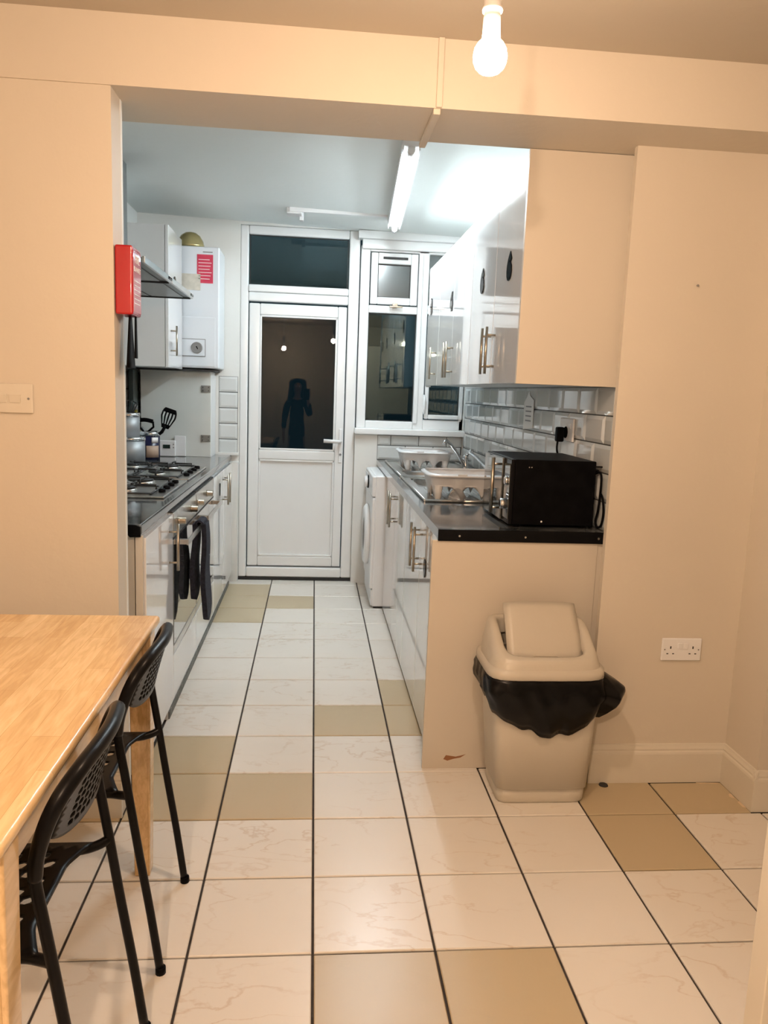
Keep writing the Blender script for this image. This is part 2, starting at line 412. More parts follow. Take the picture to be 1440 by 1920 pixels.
struct('wall_rear', MB().box(-5, 9, -13.2, -13, 0, CD), 'cream')
struct('wall_hall', MB().box(8.8, 9, -13, -.95, 0, CD), 'cream')
# skirting, ogee profile
def skirt(name, pts, y0=None, **k):
    pass
prof = [(0, 0), (.045, 0), (.045, .36), (.04, .385), (.028, .40), (.03, .42), (.018, .45), (.012, .475), (0, .48)]
sk = MB(); sk.prism([(-.27-a, z) for a, z in prof], 'x', 3.24, 4.93)
struct('baseboard_alcove', sk, 'trim')
sk = MB(); sk.prism([(4.93-a, z) for a, z in prof], 'y', -.99, -.27)
struct('baseboard_right', sk, 'trim')
sk = MB(); sk.prism([(-.95-a, z) for a, z in prof], 'x', 4.888, 8.8)
struct('baseboard_hall', sk, 'trim')
sk = MB(); sk.prism([(-.90-a, z) for a, z in prof], 'x', -5, -1.99)
struct('baseboard_stub', sk, 'trim')
# peeled flakes and old pipe hole at the foot of the skirting
fl = struct('trim_3', MB().prism([(4.58, -.33), (4.72, -.335), (4.86, -.34), (4.8, -.355), (4.7, -.345), (4.62, -.36)], 'z', .0, .006), 'chip')
obj('paint_flake', MB().prism([(4.84, -.60), (4.87, -.60), (4.86, -.70), (4.82, -.66)], 'z', 0, .006), 'chip', fl)
obj('paint_flake', MB().prism([(4.85, -.78), (4.88, -.76), (4.88, -.9), (4.85, -.88)], 'z', 0, .006), 'chip', fl)
tag(obj('pipe_cap', MB().lathe((3.42, -.36, 0), [(.055, 0), (.05, .012), (.03, .018)], 16), 'gasket'), 'small dark round pipe stub at the foot of the skirting beside the bin', 'cap')
# door leaf at the right edge, close to the camera
ld = thing('open_door', 'cream open door leaf seen as a sliver at the bottom right edge', 'door', (1.93, -5.6, 0))
obj('door_leaf', MB().box(2.0, 4.4, -5.69, -5.56, .02, 6.4), 'trim', ld, bev=.008)
obj('door_knob', MB().lathe((2.15, -5.60, 3.3), [(.03, .03), (.03, .12), (.09, .16), (.09, .22), (.04, .25)], 16, 'y'), 'nickel', ld)

# kitchen side
def ceil_z(x): return 8.17-(x+4)*(.19/7.4)
cm = MB().hexa([(-4.2, .08, ceil_z(-4.2)), (3.6, .08, ceil_z(3.6)), (3.6, 9.9, ceil_z(3.6)), (-4.2, 9.9, ceil_z(-4.2))], [(-4.2, .08, 8.6), (3.6, .08, 8.6), (3.6, 9.9, 8.6), (-4.2, 9.9, 8.6)])
struct('ceiling_kitchen', cm, 'kceil')
wl = struct('wall_kitchen_left', MB().box(-4.2, -4.03, -.56, 9.9, 0, 8.3), 'kwhite', org=(-4.03, 0, 0))
wr = struct('wall_kitchen_right', MB().box(3.40, 3.6, -.19, 9.9, 0, 8.2), 'kwhite', org=(3.4, 0, 0))
wb = MB()
wb.box(-4.03, -1.80, YB, 9.8, 0, 8.3)                # left of door
wb.box(-1.80, 3.4, YB, 9.8, 8.05, 8.3)               # above
wb.box(.86, 3.4, 9.27, 9.8, 0, 3.52)                 # apron below window
wb.box(3.34, 3.4, YB, 9.8, 3.5, 8.1)
wbk = struct('wall_kitchen_back', wb, 'kwhite', org=(0, YB, 0))
struct('trim_4', MB().box(-2.02, -1.80, 9.18, YB, 0, 2.8), 'kwhite')
struct('trim_5', MB().box(-1.80, .86, 9.44, 9.8, 0, .06), 'gasket')      # dark threshold

# wall tiles: bevelled metro tiles, each its own piece
TW, TH_ = .654, .342
tc2 = {}
def metro(axis, wd, ht):
    key = (axis, round(wd, 3), round(ht, 3))
    if key in tc2: return tc2[key]
    g, d0, d1, bv = .008, .012, .03, .045
    a0, a1, z0, z1 = g, wd-g, g, ht-g; bv = min(bv, wd*.3)
    def P(a, z, d):
        return {'+x': (d, a, z), '-x': (-d, a, z), '-y': (a, -d, z)}[axis]
    vs = [P(a0, z0, 0), P(a1, z0, 0), P(a1, z1, 0), P(a0, z1, 0), P(a0, z0, d0), P(a1, z0, d0), P(a1, z1, d0), P(a0, z1, d0),
          P(a0+bv, z0+bv, d1), P(a1-bv, z0+bv, d1), P(a1-bv, z1-bv, d1), P(a0+bv, z1-bv, d1)]
    mb = MB().add(vs, [(0, 1, 5, 4), (1, 2, 6, 5), (2, 3, 7, 6), (3, 0, 4, 7), (4, 5, 9, 8), (5, 6, 10, 9), (6, 7, 11, 10), (7, 4, 8, 11), (8, 9, 10, 11), (3, 2, 1, 0)])
    me = mb.mesh('wall_tile', M['walltile']); tc2[key] = me; return me
def tile_wall(parent, axis, plane, a0, a1, rows, start):
    base = wpos(parent); ppx = plane
    lo, hi = a0, a1; zlo, zhi = rows[-1][0], rows[0][1]
    g = MB()
    if axis == '-x': g.box(plane-.006, plane+.01, lo, hi, zlo, zhi)
    if axis == '+x': g.box(plane-.01, plane+.006, lo, hi, zlo, zhi)
    if axis == '-y': g.box(lo, hi, plane-.006, plane+.01, zlo, zhi)
    obj('grout', g, 'tgrout', parent)
    for k, (z0, z1) in enumerate(rows):
        a = start[k % 2]
        while a > a0: a -= TW
        while a < a1:
            b0, b1 = max(a, a0), min(a+TW, a1)
            if b1-b0 > .05:
                o = bpy.data.objects.new('wall_tile', metro(axis, b1-b0, z1-z0)); COL.objects.link(o); o.parent = parent
                p = {'-x': (plane, b0, z0), '+x': (plane, b0, z0), '-y': (b0, plane, z0)}[axis]
                o.location = (Vector(p)-base)*S
                o.rotation_euler = ((R_.random()-.5)*.004, (R_.random()-.5)*.006, (R_.random()-.5)*.008)
            a += TW
rowsR = [(2.95+TH_*k, 2.95+TH_*(k+1)) for k in range(5)][::-1]
tile_wall(wr, '-x', 3.40, .10, 9.25, rowsR, (.10-TW*.05, .42))
rowsL = [(2.95+.355*k, 2.95+.355*(k+1)) for k in range(5)][::-1]
tile_wall(wl, '+x', -4.03, 2.6, 9.4, rowsL, (.1, .42))
tile_wall(wbk, '-y', YB, -2.26, -1.83, rowsL, (-2.26, -2.26))
tile_wall(wbk, '-y', 9.27, 1.38, 3.36, [(3.285, 3.52), (2.95, 3.285)], (1.69, 1.38))
obj('edge_bead', MB().box(-2.26, -1.80, 9.28, YB, 2.95, 3.0), 'kwhite', wbk)

# ---------------------------------------------------------------- back door + transom
YD = 9.46
d = semp('door_1', (-.47, YD, 0))
fr = MB()
fr.box(-1.80, -1.62, YD, YD+.3, .06, 8.05); fr.box(.62, .86, YD, YD+.3, .06, 8.05)
fr.box(-1.62, .62, YD, YD+.3, 6.42, 6.62); fr.box(-1.62, .62, YD-.03, YD+.3, 6.62, 6.78)
fr.box(-1.62, .62, YD, YD+.3, 7.86, 8.05); fr.box(-1.62, .62, YD, YD+.3, .06, .30)
obj('door_frame', fr, 'upvc', d, bev=.03)
sa = MB(); y0, y1 = YD+.03, YD+.22
sa.box(-1.60, -1.36, y0, y1, .33, 6.38); sa.box(.40, .60, y0, y1, .33, 6.38)
sa.box(-1.36, .40, y0, y1, 6.13, 6.38); sa.box(-1.36, .40, y0, y1, 2.86, 3.08); sa.box(-1.36, .40, y0, y1, .33, .56)
sash = obj('sash', sa, 'upvc', d, bev=.025)
obj('door_panel', MB().box(-1.36, .40, y0+.07, y1-.03, .5, 2.9), 'upvc', d)
bd = MB()
for (xa, xb, za, zb) in ((-1.36, .40, 3.08, 6.13), (-1.36, .40, .56, 2.86)):
    t_ = .045
    bd.box(xa, xb, y0+.01, y0+.09, za, za+t_); bd.box(xa, xb, y0+.01, y0+.09, zb-t_, zb); bd.box(xa, xa+t_, y0+.01, y0+.09, za, zb); bd.box(xb-t_, xb, y0+.01, y0+.09, za, zb)
obj('glazing_bead', bd, 'upvc', d, bev=.012)
pn_ = obj('pane', MB().box(-1.34, .38, y0+.07, y0+.09, 3.1, 6.11), 'glass', d, org=(-.47, y0+.08, 3.1)); pn_.rotation_euler[2] = .0104
obj('pane', MB().box(-1.62, .62, YD+.08, YD+.1, 6.76, 7.88), 'glasst', d)
gk = MB()
for (xa, xb, za, zb, yy) in ((-1.33, .375, 3.105, 6.10, y0+.062), (-1.60, .60, 6.78, 7.86, YD+.07)):
    t_ = .018
    gk.box(xa, xb, yy, yy+.01, za, za+t_); gk.box(xa, xb, yy, yy+.01, zb-t_, zb); gk.box(xa, xa+t_, yy, yy+.01, za, zb); gk.box(xb-t_, xb, yy, yy+.01, za, zb)
obj('gasket', gk, 'gasket', d)
dh = obj('door_handle', MB().box(.49, .57, y0-.03, y0+.02, 2.82, 3.62), 'plasticw', d, bev=.02, seg=3)
obj('lever', MB().tube([(.53, y0-.02, 3.33), (.53, y0-.16, 3.33), (.48, y0-.19, 3.33), (.14, y0-.19, 3.34)], [.035, .035, .04, .045], 12), 'plasticw', dh)
obj('keyhole', MB().lathe((.535, y0-.03, 3.02), [(.028, 0), (.028, -.012)], 12, 'y'), 'greyprint', dh)

# ---------------------------------------------------------------- window
wn = semp('window_1', (2.1, YB, 3.5))
fr = MB(); ya, yb_ = YB+.0, YB+.25
fr.box(.88, 1.09, ya, yb_, 3.66, 7.75); fr.box(2.20, 2.44, ya, yb_, 3.66, 7.75); fr.box(3.28, 3.40, ya, yb_, 3.66, 7.75)
fr.box(1.09, 2.20, ya, yb_, 3.66, 3.84); fr.box(1.09, 2.20, ya, yb_, 6.28, 6.45); fr.box(1.09, 3.40, ya, yb_, 7.62, 7.8)
fr.box(2.44, 3.4, ya, yb_, 3.66, 3.9); fr.box(2.44, 3.4, ya, yb_, 6.3, 6.5); fr.box(2.2, 2.3, ya-.05, ya, 3.8, 7.6)
obj('window_frame', fr, 'upvc', wn, bev=.02)
c1 = MB(); yc = YB-.04
c1.box(1.11, 1.27, yc, yc+.15, 6.47, 7.60); c1.box(2.02, 2.18, yc, yc+.15, 6.47, 7.60); c1.box(1.27, 2.02, yc, yc+.15, 6.47, 6.63); c1.box(1.27, 2.02, yc, yc+.15, 7.36, 7.60)
s1 = obj('top_sash', c1, 'upvc', wn, bev=.02)
obj('trickle_vent', MB().box(1.38, 1.94, yc-.03, yc, 7.46, 7.51), 'gasket', s1)
obj('sash_handle', MB().box(1.62, 1.74, yc-.06, yc, 6.40, 6.50).box(1.55, 1.85, yc-.09, yc-.05, 6.40, 6.44), 'nickel', s1, bev=.01)
c2 = MB()
c2.box(2.46, 2.55, yc, yc+.15, 3.92, 6.28); c2.box(3.27, 3.36, yc, yc+.15, 3.92, 6.28); c2.box(2.55, 3.27, yc, yc+.15, 3.92, 4.02); c2.box(2.55, 3.27, yc, yc+.15, 6.18, 6.28)
s2 = obj('side_sash', c2, 'upvc', wn, bev=.02)
obj('sash_handle', MB().tube([(2.44, yc-.02, 4.05), (2.44, yc-.1, 4.1), (2.44, yc-.1, 4.42), (2.44, yc-.02, 4.45)], .03, 8), 'upvc', s2)
obj('pane', MB().box(1.09, 2.20, YB+.1, YB+.12, 3.84, 6.28), 'glasst', wn)
obj('pane', MB().box(1.27, 2.02, YB+.05, YB+.07, 6.63, 7.36), 'frost', wn)
obj('pane', MB().box(2.55, 3.27, YB+.05, YB+.07, 4.02, 6.18), 'glasst', wn)
obj('pane', MB().box(2.44, 3.28, YB+.1, YB+.12, 6.5, 7.62), 'frost', wn)
obj('window_sill', MB().box(.84, 3.40, 9.12, YB+.05, 3.53, 3.67), 'upvc', wn, bev=.02)
obj('pelmet', MB().box(.90, 3.40, 9.30, YB+.1, 7.66, 7.86).box(.80, 3.40, 9.2, YB+.1, 7.86, 8.03), 'upvc', wn, bev=.015)
gk = MB()
for (xa, xb, za, zb, yy) in ((1.09, 2.20, 3.84, 6.28, YB+.09), (1.27, 2.02, 6.63, 7.36, YB+.04), (2.55, 3.27, 4.02, 6.18, YB+.04)):
    t_ = .02
    gk.box(xa, xb, yy, yy+.01, za, za+t_); gk.box(xa, xb, yy, yy+.01, zb-t_, zb); gk.box(xa, xa+t_, yy, yy+.01, za, zb); gk.box(xb-t_, xb, yy, yy+.01, za, zb)
obj('gasket', gk, 'gasket', wn)

# ================================================================== LIGHTS (real fittings)
lf = thing('strip_light', 'lit white fluorescent strip light on the kitchen ceiling', 'light', (1.3, 5.4, 8.0))
def along(x0, y0, x1, y1, hw, z0, z1):
    dx, dy = x1-x0, y1-y0; l = math.hypot(dx, dy); nx, ny = dy/l*hw, -dx/l*hw
    a = [(x0+nx, y0+ny), (x1+nx, y1+ny), (x1-nx, y1-ny), (x0-nx, y0-ny)]
    return MB().hexa([(p[0], p[1], z0) for p in a], [(p[0], p[1], z1) for p in a])
obj('batten', along(1.18, 2.75, 1.47, 8.1, .13, 7.91, 8.02), 'plasticw', lf, bev=.02)
for sd in (-.117, .117): obj('batten_shade_lip', along(1.18+sd, 2.75, 1.47+sd, 8.1, .013, 7.860, 7.93), 'plasticw', lf)  # left ridge is real; lips shaped and doubled to shield the ceiling from glare
obj('batten_base', along(1.18, 2.7, 1.47, 8.15, .13, 8.0, 8.06), 'plasticw', lf)
obj('tube', MB().tube([(1.19, 2.98, 7.862), (1.48, 8.1, 7.862)], .042, 14), 'tube', lf)
for yy, xx in ((2.86, 1.185), (8.18, 1.485)):
    obj('tube_holder', MB().tube([(xx, yy-.1, 7.86), (xx, yy+.08, 7.86)], .055, 12).box(xx-.05, xx+.05, yy-.09, yy+.07, 7.86, 7.95), 'plasticw', lf)
jb = thing('junction_box', 'white ceiling pull-switch box at the end of the trunking', 'switch', (-.56, 7.9, 8.0))
obj('box_body', MB().box(-.74, -.42, 7.7, 8.02, 7.97, 8.1), 'plasticw', jb, bev=.02)
obj('box_lip', MB().box(-.48, -.40, 7.95, 8.12, 7.90, 8.09), 'plasticw', jb, bev=.01)
tag(obj('cable_trunking', MB().box(-.68, 1.3, 7.66, 7.74, 8.0, 8.1), 'plasticw', bev=.01), 'thin white cable trunking running across the kitchen ceiling', 'trunking')
def bulb(name, x, y, z, mt, label):
    t = thing(name, label, 'light', (x, y, z))
    r = .1
    pr = [(.055, .088), (.075, .07), (.092, .04), (.1, 0), (.096, -.03), (.083, -.06), (.06, -.082), (.03, -.096), (.002, -.1)]
    obj('bulb', MB().lathe((x, y, z), [(a, b) for a, b in pr[::-1]], 24), mt, t)
    obj('bulb_neck', MB().lathe((x, y, z), [(.056, .08), (.052, .12), (.05, .21), (.043, .25)], 20), 'plasticw', t)
    obj('lamp_holder', MB().lathe((x, y, z), [(.058, .24), (.06, .25), (.058, .26), (.05, .265), (.05, .44), (.046, .45), (.046, .56), (.03, .6), (.012, .66)], 20), 'plasticw', t)
    obj('cord', MB().tube([(x, y, z+.62), (x, y, CD-.05)], .011, 8), 'plasticw', t)
    obj('ceiling_rose', MB().lathe((x, y, CD), [(.04, -.09), (.14, -.05), (.15, 0)], 20), 'plasticw', t)
bulb('pendant_bulb', .885, -3.85, 6.45, 'bulb', 'bare glowing bulb in a white holder hanging before the beam')
bulb('pendant_bulb', -1.19, -10.0, 6.38, 'bulb2', 'bare glowing bulb behind the photographer, seen in the door glass')

# ================================================================== HANDLES, DOORS
def bar_handle(parent, face, p0, p1, off=.115, r=.019):
    """T-bar handle; p0,p1 ends of bar on the door plane; face is direction out of the door"""
    f = Vector({'+x': (1, 0, 0), '-x': (-1, 0, 0)}[face])*off
    a, b = Vector(p0), Vector(p1); dd = (b-a)
    mb = MB().tube([a+f, b+f], r, 12)
    for t in (.17, .83): mb.tube([a+dd*t, a+dd*t+f], r*.75, 10)
    return obj('handle', mb, 'nickel', parent)
def cab_door(parent, face, x, y0, y1, z0, z1, th=.06, m='gloss'):
    xa, xb = (x, x+th) if face == '-x' else (x-th, x)
    return obj('door', MB().box(xa, xb, y0+.008, y1-.008, z0, z1), m, parent, bev=.006)

# ---------------------------------------------------------------- right wall cabinets
yb = [.11, 1.47, 2.98, 4.5, 6.0, 7.5]
nums = {0: '6', 1: '6', 3: '4', 4: '3'}
numz = {0: 6.01, 1: 6.04, 3: 6.04, 4: 6.2}
labs = ['nearest gloss white wall cabinet on the right, numbered 6', None]
def wall_cab(i0, i1, label):
    a, b = yb[i0], yb[i1]
    t = thing('wall_cabinet', label, 'cabinet', ((2.19+3.39)/2, (a+b)/2, 4.66), group='right wall cabinets')
    obj('body', MB().box(2.26, 3.39, a, b, 4.67, 7.0), 'carcass', t)
    for i in range(i0, i1):
        dr = cab_door(t, '-x', 2.19, yb[i], yb[i+1], 4.66, 7.0)
        if i in nums: text('number', nums[i], .34, 'blackg', dr, (2.185, {0: .74, 1: 2.26, 3: 4.72, 4: 7.05}[i], numz[i]), '-x', .008, bold=.042)
        hy = {0: yb[1]-.17, 1: yb[1]+.10, 2: yb[3]-.12, 3: yb[3]+.14, 4: yb[4]+.2}[i]
        bar_handle(dr, '-x', (2.19, hy, 4.78), (2.19, hy, 5.37))
    return t
wall_cab(0, 2, 'nearest gloss white wall cabinet on the right, both doors numbered 6')
wall_cab(2, 4, 'middle gloss white wall cabinet on the right, numbered 4')
wall_cab(4, 5, 'far single-door gloss white wall cabinet by the window, numbered 3')
tag(obj('cabinet_side_panel', MB().box(2.17, 3.375, .045, .105, 4.65, SOF-.005), 'endpanel', bev=.004), 'cream painted end panel closing the right wall cabinets under the beam', 'panel')
tag(obj('filler_strip', MB().box(2.21, 2.31, 7.51, 7.56, 4.64, 7.02), 'gloss', bev=.004), 'narrow white filler strip at the window end of the wall cabinets', 'panel')

# ---------------------------------------------------------------- right base units
def base_cab(y0, y1, doors, label, hand, number=None, face='-x', x=1.42, xb=3.3, z0=.05, group='right base cabinets', zt=2.82):
    t = thing('base_cabinet', label, 'cabinet', ((x+xb)/2, (y0+y1)/2, 0), group=group)
    if face == '-x': obj('body', MB().box(x+.07, xb, y0, y1, .0, 2.5), 'carcass', t)
    if face == '-x': obj('front_rail', MB().box(x+.07, x+.13, y0, y1, 2.5, zt), 'carcass', t)
    else:
        obj('body', MB().box(xb, x-.07, y0, y1, .21, zt), 'carcass', t)
        for lx in (xb+.2, x-.25):
            for ly in (y0+.15, y1-.15): obj('leg', MB().lathe((lx, ly, 0), [(.07, 0), (.05, .03), (.05, .21)], 10), 'black', t)
    n = doors; w_ = (y1-y0)/n
    for k in range(n):
        dr = cab_door(t, face, x, y0+k*w_, y0+(k+1)*w_, z0, zt-.03)
        hy = hand[k]
        bar_handle(dr, face, (x, hy, 2.09), (x, hy, 2.71))
        if number and number[0] == k: text('number', number[1], .30, 'blackg', dr, (x+(-.006 if face == '-x' else .006), number[2], number[3]), face, .008, bold=.02)
    return t
base_cab(.145, 3.5, 2, 'right base cabinet nearest the bin, gloss white with two doors', (1.62, 1.98), (0, '0', 1.28, 2.20))
base_cab(3.5, 7.0, 2, 'right base cabinet next to the washing machine, gloss white', (5.08, 5.42))
ep = tag(obj('base_end_panel', MB().box(1.31, 3.29, .085, .14, 0, 2.825), 'endpanel', bev=.004), 'cream end panel of the right base units behind the bin', 'panel')
obj('scuff_mark', MB().prism([(1.57, .12), (1.60, .17), (1.66, .16), (1.72, .15), (1.79, .165), (1.84, .18), (1.78, .14), (1.70, .125), (1.62, .10)], 'y', .081, .087), 'scuff', ep)

obj('filler_strip', MB().box(3.29, 3.395, .10, .14, 0, 2.82), 'endpanel', ep)
# washing machine
wm = thing('washing_machine', 'white washing machine under the far end of the right worktop', 'washing machine', (2.1, 8.05, 0))
obj('body', MB().box(1.20, 3.1, 7.06, 9.05, .04, 2.8), 'plasticw', wm, bev=.03)
obj('front_panel', MB().box(1.14, 1.22, 7.08, 9.03, .42, 2.34), 'plasticw', wm, bev=.03, seg=3)
obj('control_panel', MB().box(1.13, 1.22, 7.08, 9.03, 2.36, 2.79), 'plasticw', wm, bev=.03, seg=3)
obj('plinth', MB().box(1.17, 1.22, 7.10, 9.0, .05, .40), 'plasticw', wm, bev=.02)
obj('kick_gap', MB().box(1.24, 3.0, 7.1, 9.0, 0, .05), 'gasket', wm)
pd = obj('porthole_door', MB().lathe((1.14, 8.05, 1.42), [(.66, .01), (.66, -.05), (.60, -.10), (.48, -.11), (.44, -.06)], 36, 'x'), 'plasticw', wm)
obj('porthole_glass', MB().lathe((1.14, 8.05, 1.42), [(.44, -.05), (.36, -.09), (.2, -.11), (.01, -.115)], 32, 'x'), 'blackg', pd)
dl = obj('dial', MB().lathe((1.13, 8.15, 2.56), [(.13, 0), (.12, -.09), (.10, -.1)], 24, 'x'), 'plasticw', wm)
obj('dial_ring', MB().lathe((1.13, 8.15, 2.56), [(.145, 0), (.145, -.025), (.12, -.03)], 24, 'x'), 'blackg', dl)
obj('detergent_drawer', MB().box(1.115, 1.15, 8.4, 8.95, 2.44, 2.72), 'plasticw', wm, bev=.015)

# right worktop
wt = thing('worktop', 'grey-black worktop on the right carrying the sinks and microwave', 'worktop', (2.4, 4.8, 2.83))
slab = MB()
for (xa, xb, y_a, y_b) in ((1.38, 1.68, .09, 9.26), (2.80, 3.385, .09, 9.26), (1.68, 2.80, .09, 4.1), (1.68, 2.80, 5.35, 5.8), (1.68, 2.80, 6.7, 9.26)): slab.box(xa, xb, y_a, y_b, 2.83, 2.95)
obj('slab', slab, 'granite', wt)
es = obj('end_strip', MB().box(1.37, 3.385, .055, .09, 2.822, 2.958), 'blackg', wt, bev=.006)
for xx in (1.62, 2.4, 3.28): obj('screw', MB().lathe((xx, .056, 2.885), [(.014, 0), (.012, -.008)], 12, 'y'), 'chrome', es)

# sinks
def sink(y0, y1, bowl, label):
    t = thing('sink', label, 'sink', (2.3, (y0+y1)/2, 2.95), group='steel inset sinks')
    x0, x1 = 1.54, 3.14; z = 2.972
    mb = MB()
    # raised rim
    r = .035
    mb.tube([(x0, y0, z), (x1, y0, z), ], r*.6, 8); mb.tube([(x0, y1, z), (x1, y1, z)], r*.6, 8)
    mb.tube([(x0, y0, z), (x0, y1, z)], r*.6, 8); mb.tube([(x1, y0, z), (x1, y1, z)], r*.6, 8)
    obj('rim', mb, 'steel', t)
    b0, b1 = bowl
    dk = MB(); dz = 2.962; bx0, bx1 = 1.68, 2.80
    # deck pieces around bowl, the bowl sits in a recess modelled as a raised dark well
    dk.box(x0, x1, y0, b0, 2.951, dz) if b0-y0 > .02 else None
    dk.box(x0, x1, b1, y1, 2.951, dz) if y1-b1 > .02 else None
    dk.box(x0, bx0, b0, b1, 2.951, dz); dk.box(bx1, x1, b0, b1, 2.951, dz)
    obj('deck', dk, 'steel', t)
    bw = MB()
    def fn(u, v):
        a = 2*PI*u; cx, cy = (bx0+bx1)/2, (b0+b1)/2; hx, hy = (bx1-bx0)/2, (b1-b0)/2
        n = 5; c, s_ = math.cos(a), math.sin(a); k = (abs(c)**n+abs(s_)**n)**(-1/n)
        sc_ = .985-.10*v if v < .8 else .905*(1-(v-.8)*4.9)
        return (cx+hx*c*k*sc_, cy+hy*s_*k*sc_, 2.964-.40*min(v/.8, 1))
    bw.sheet(fn, 40, 10, .008)
    obj('bowl', bw, M['steel'], t)
    rg = MB()
    ds = (y0+.15, b0-.15) if b0-y0 > y1-b1 else (b1+.15, y1-.15)
    k = 9
    for i in range(k):
        xx = 1.75+i*.125; rg.tube([(xx, ds[0], 2.966), (xx, ds[1], 2.966)], .012, 6)
    obj('drainer_ridges', rg, 'steel', t)
    obj('plug_hole', MB().lathe(((bx0+bx1)/2, (b0+b1)/2, 2.57), [(.12, 0), (.11, .006), (.03, .007)], 20), 'chrome', t)
    return t
sink(2.36, 5.50, (4.1, 5.35), 'steel sink nearer the microwave, drainer under the near rack')
sink(5.62, 8.75, (5.8, 6.7), 'steel sink nearer the window, drainer under the far rack')
def mixer(x, y, tip, label):
    t = thing('mixer_tap', label, 'tap', (x, y, 2.963), group='sink taps')
    obj('tap_body', MB().lathe((x, y, 2.963), [(.085, 0), (.085, .02), (.05, .05), (.048, .30), (.055, .32), (.055, .36), (.03, .38)], 18), 'chrome', t)
    m_ = [(x+(tip[0]-x)*f, y+(tip[1]-y)*f, 3.06+(tip[2]-3.06)*g) for f, g in ((0, 0), (.15, .22), (.4, .55), (.7, .85), (.92, 1.0), (1, .97), (1.03, .86))]
    obj('spout', MB().tube(m_, [.035, .035, .035, .033, .032, .032, .03], 12), 'chrome', t)
    obj('lever', MB().tube([(x, y, 3.33), (x+.02, y-.12, 3.42), (x+.05, y-.33, 3.45)], [.02, .022, .03], 10), 'chrome', t)
    obj('cross_knob', MB().tube([(x-.1, y, 3.24), (x+.1, y, 3.24)], .032, 10), 'chrome', t)
mixer(2.92, 6.45, (2.42, 6.1, 3.62), 'chrome mixer tap standing between the two racks')
mixer(3.05, 4.35, (2.72, 5.3, 3.47), 'chrome mixer tap mostly hidden behind the microwave')

# dish racks: pale plastic tubs on splayed feet
def rack(x0, x1, y0, y1, label):
    t = thing('dish_rack', label, 'rack', ((x0+x1)/2, (y0+y1)/2, 2.965), group='grey plastic dish racks')
    z0, z1, zt = 2.97, 3.06, 3.33
    def rr(u, s_):
        a = 2*PI*u; cx, cy = (x0+x1)/2, (y0+y1)/2; hx, hy = (x1-x0)/2, (y1-y0)/2; n = 6
        c, q = math.cos(a), math.sin(a); k = (abs(c)**n+abs(q)**n)**(-1/n)
        return cx+(hx-s_)*c*k, cy+(hy-s_)*q*k
    def wall(u, v):
        x, y = rr(u, .09*(1-v)); a = (u*8) % 1
        # arches cut in the lower edge between the feet
        h = .20*max(0, math.sin(PI*((u*10) % 1)))**.6
        return (x, y, (z0+h)*(1-v)+zt*v)
    obj('wall', MB().sheet(wall, 80, 5, .018), 'rack', t)
    def rim(u, v):
        x, y = rr(u, .02-.06*v); return (x, y, zt+.01-.03*v*v)
    obj('rim', MB().sheet(rim, 60, 3, .022), 'rack', t)
    def flo(u, v):
        x, y = rr(u, .06+.001+(min(x1-x0, y1-y0)/2-.08)*v); return (x, y, 3.17)
    obj('tray', MB().sheet(flo, 48, 3, .015), 'rack', t)
    obj('rim_tab', MB().box((x0+x1)/2-.22, (x0+x1)/2-.08, y0-.03, y0+.01, zt-.02, zt+.03), 'rack', t, bev=.01)
    rb = MB()
    for i in range(6):
        xx = x0+.2+(x1-x0-.4)*i/5; rb.tube([(xx, y0+.15, 3.18), (xx, y0+.15, 3.26), (xx, y1-.15, 3.26), (xx, y1-.15, 3.18)], .012, 6)
    obj('plate_rib', rb, 'rack', t)
    for fx in (x0+.14, x1-.14):
        for fy in (y0+.14, y1-.14): obj('foot', MB().tube([(fx, fy, 2.966), (fx, fy, 3.17)], [.05, .07], 8), 'rack', t)
    return t
rack(1.62, 2.85, 2.45, 3.45, 'pale grey dish rack on the near drainer, beside the microwave')
rack(1.68, 2.72, 6.75, 7.85, 'pale grey dish rack on the far drainer, under the window')
# upturned glass tumbler under the near rack edge
gl = thing('glass_bowl', 'clear glass bowl lying under the front of the near dish rack', 'bowl', (2.02, 2.52, 2.96))
obj('bowl_shell', MB().lathe((2.02, 2.44, 2.968), [(.13, 0), (.14, .01), (.12, .08), (.08, .15), (.03, .18), (.002, .185)], 20), mat('clear_grey_glass', (.75, .75, .75), .05, trans=.8), gl)

# microwave
mw = thing('microwave', 'black microwave oven with a steel bar handle on the right worktop', 'microwave', (2.77, .98, 2.95))
obj('body', MB().box(2.30, 3.29, .33, 1.64, 2.985, 3.77), 'black', mw, bev=.012)
obj('front_frame', MB().box(2.255, 2.30, .33, 1.64, 2.985, 3.77), 'blackg', mw, bev=.012)
dr = obj('door', MB().box(2.225, 2.255, .66, 1.63, 3.0, 3.76), M['ovenglass'], mw, bev=.008)
obj('handle', MB().tube([(2.11, .66, 3.08), (2.11, .66, 3.76)], .024, 12).tube([(2.11, .66, 3.68), (2.24, .70, 3.68)], .014, 8).tube([(2.11, .66, 3.14), (2.24, .70, 3.14)], .014, 8), 'nickel', dr)
for zz in (3.22,): obj('knob', MB().lathe((2.25, .48, zz), [(.065, 0), (.062, -.07), (.05, -.08)], 20, 'x'), 'chrome', mw)
obj('knob', MB().lathe((2.25, .48, 3.5), [(.06, 0), (.056, -.03), (.045, -.035)], 20, 'x'), 'chrome', mw)
cpn = obj('control_plate', MB().box(2.245, 2.256, .36, .62, 3.05, 3.7), M['ovenglass'], mw)
for xx, zz in ((2.47, 3.68), (2.50, 3.68)): obj('rivet', MB().lathe((xx, .331, zz), [(.008, 0), (.007, -.006)], 8, 'y'), 'chrome', mw)
obj('rivet', MB().lathe((2.66, .331, 3.03), [(.012, 0), (.01, -.006)], 10, 'y'), 'white', mw)
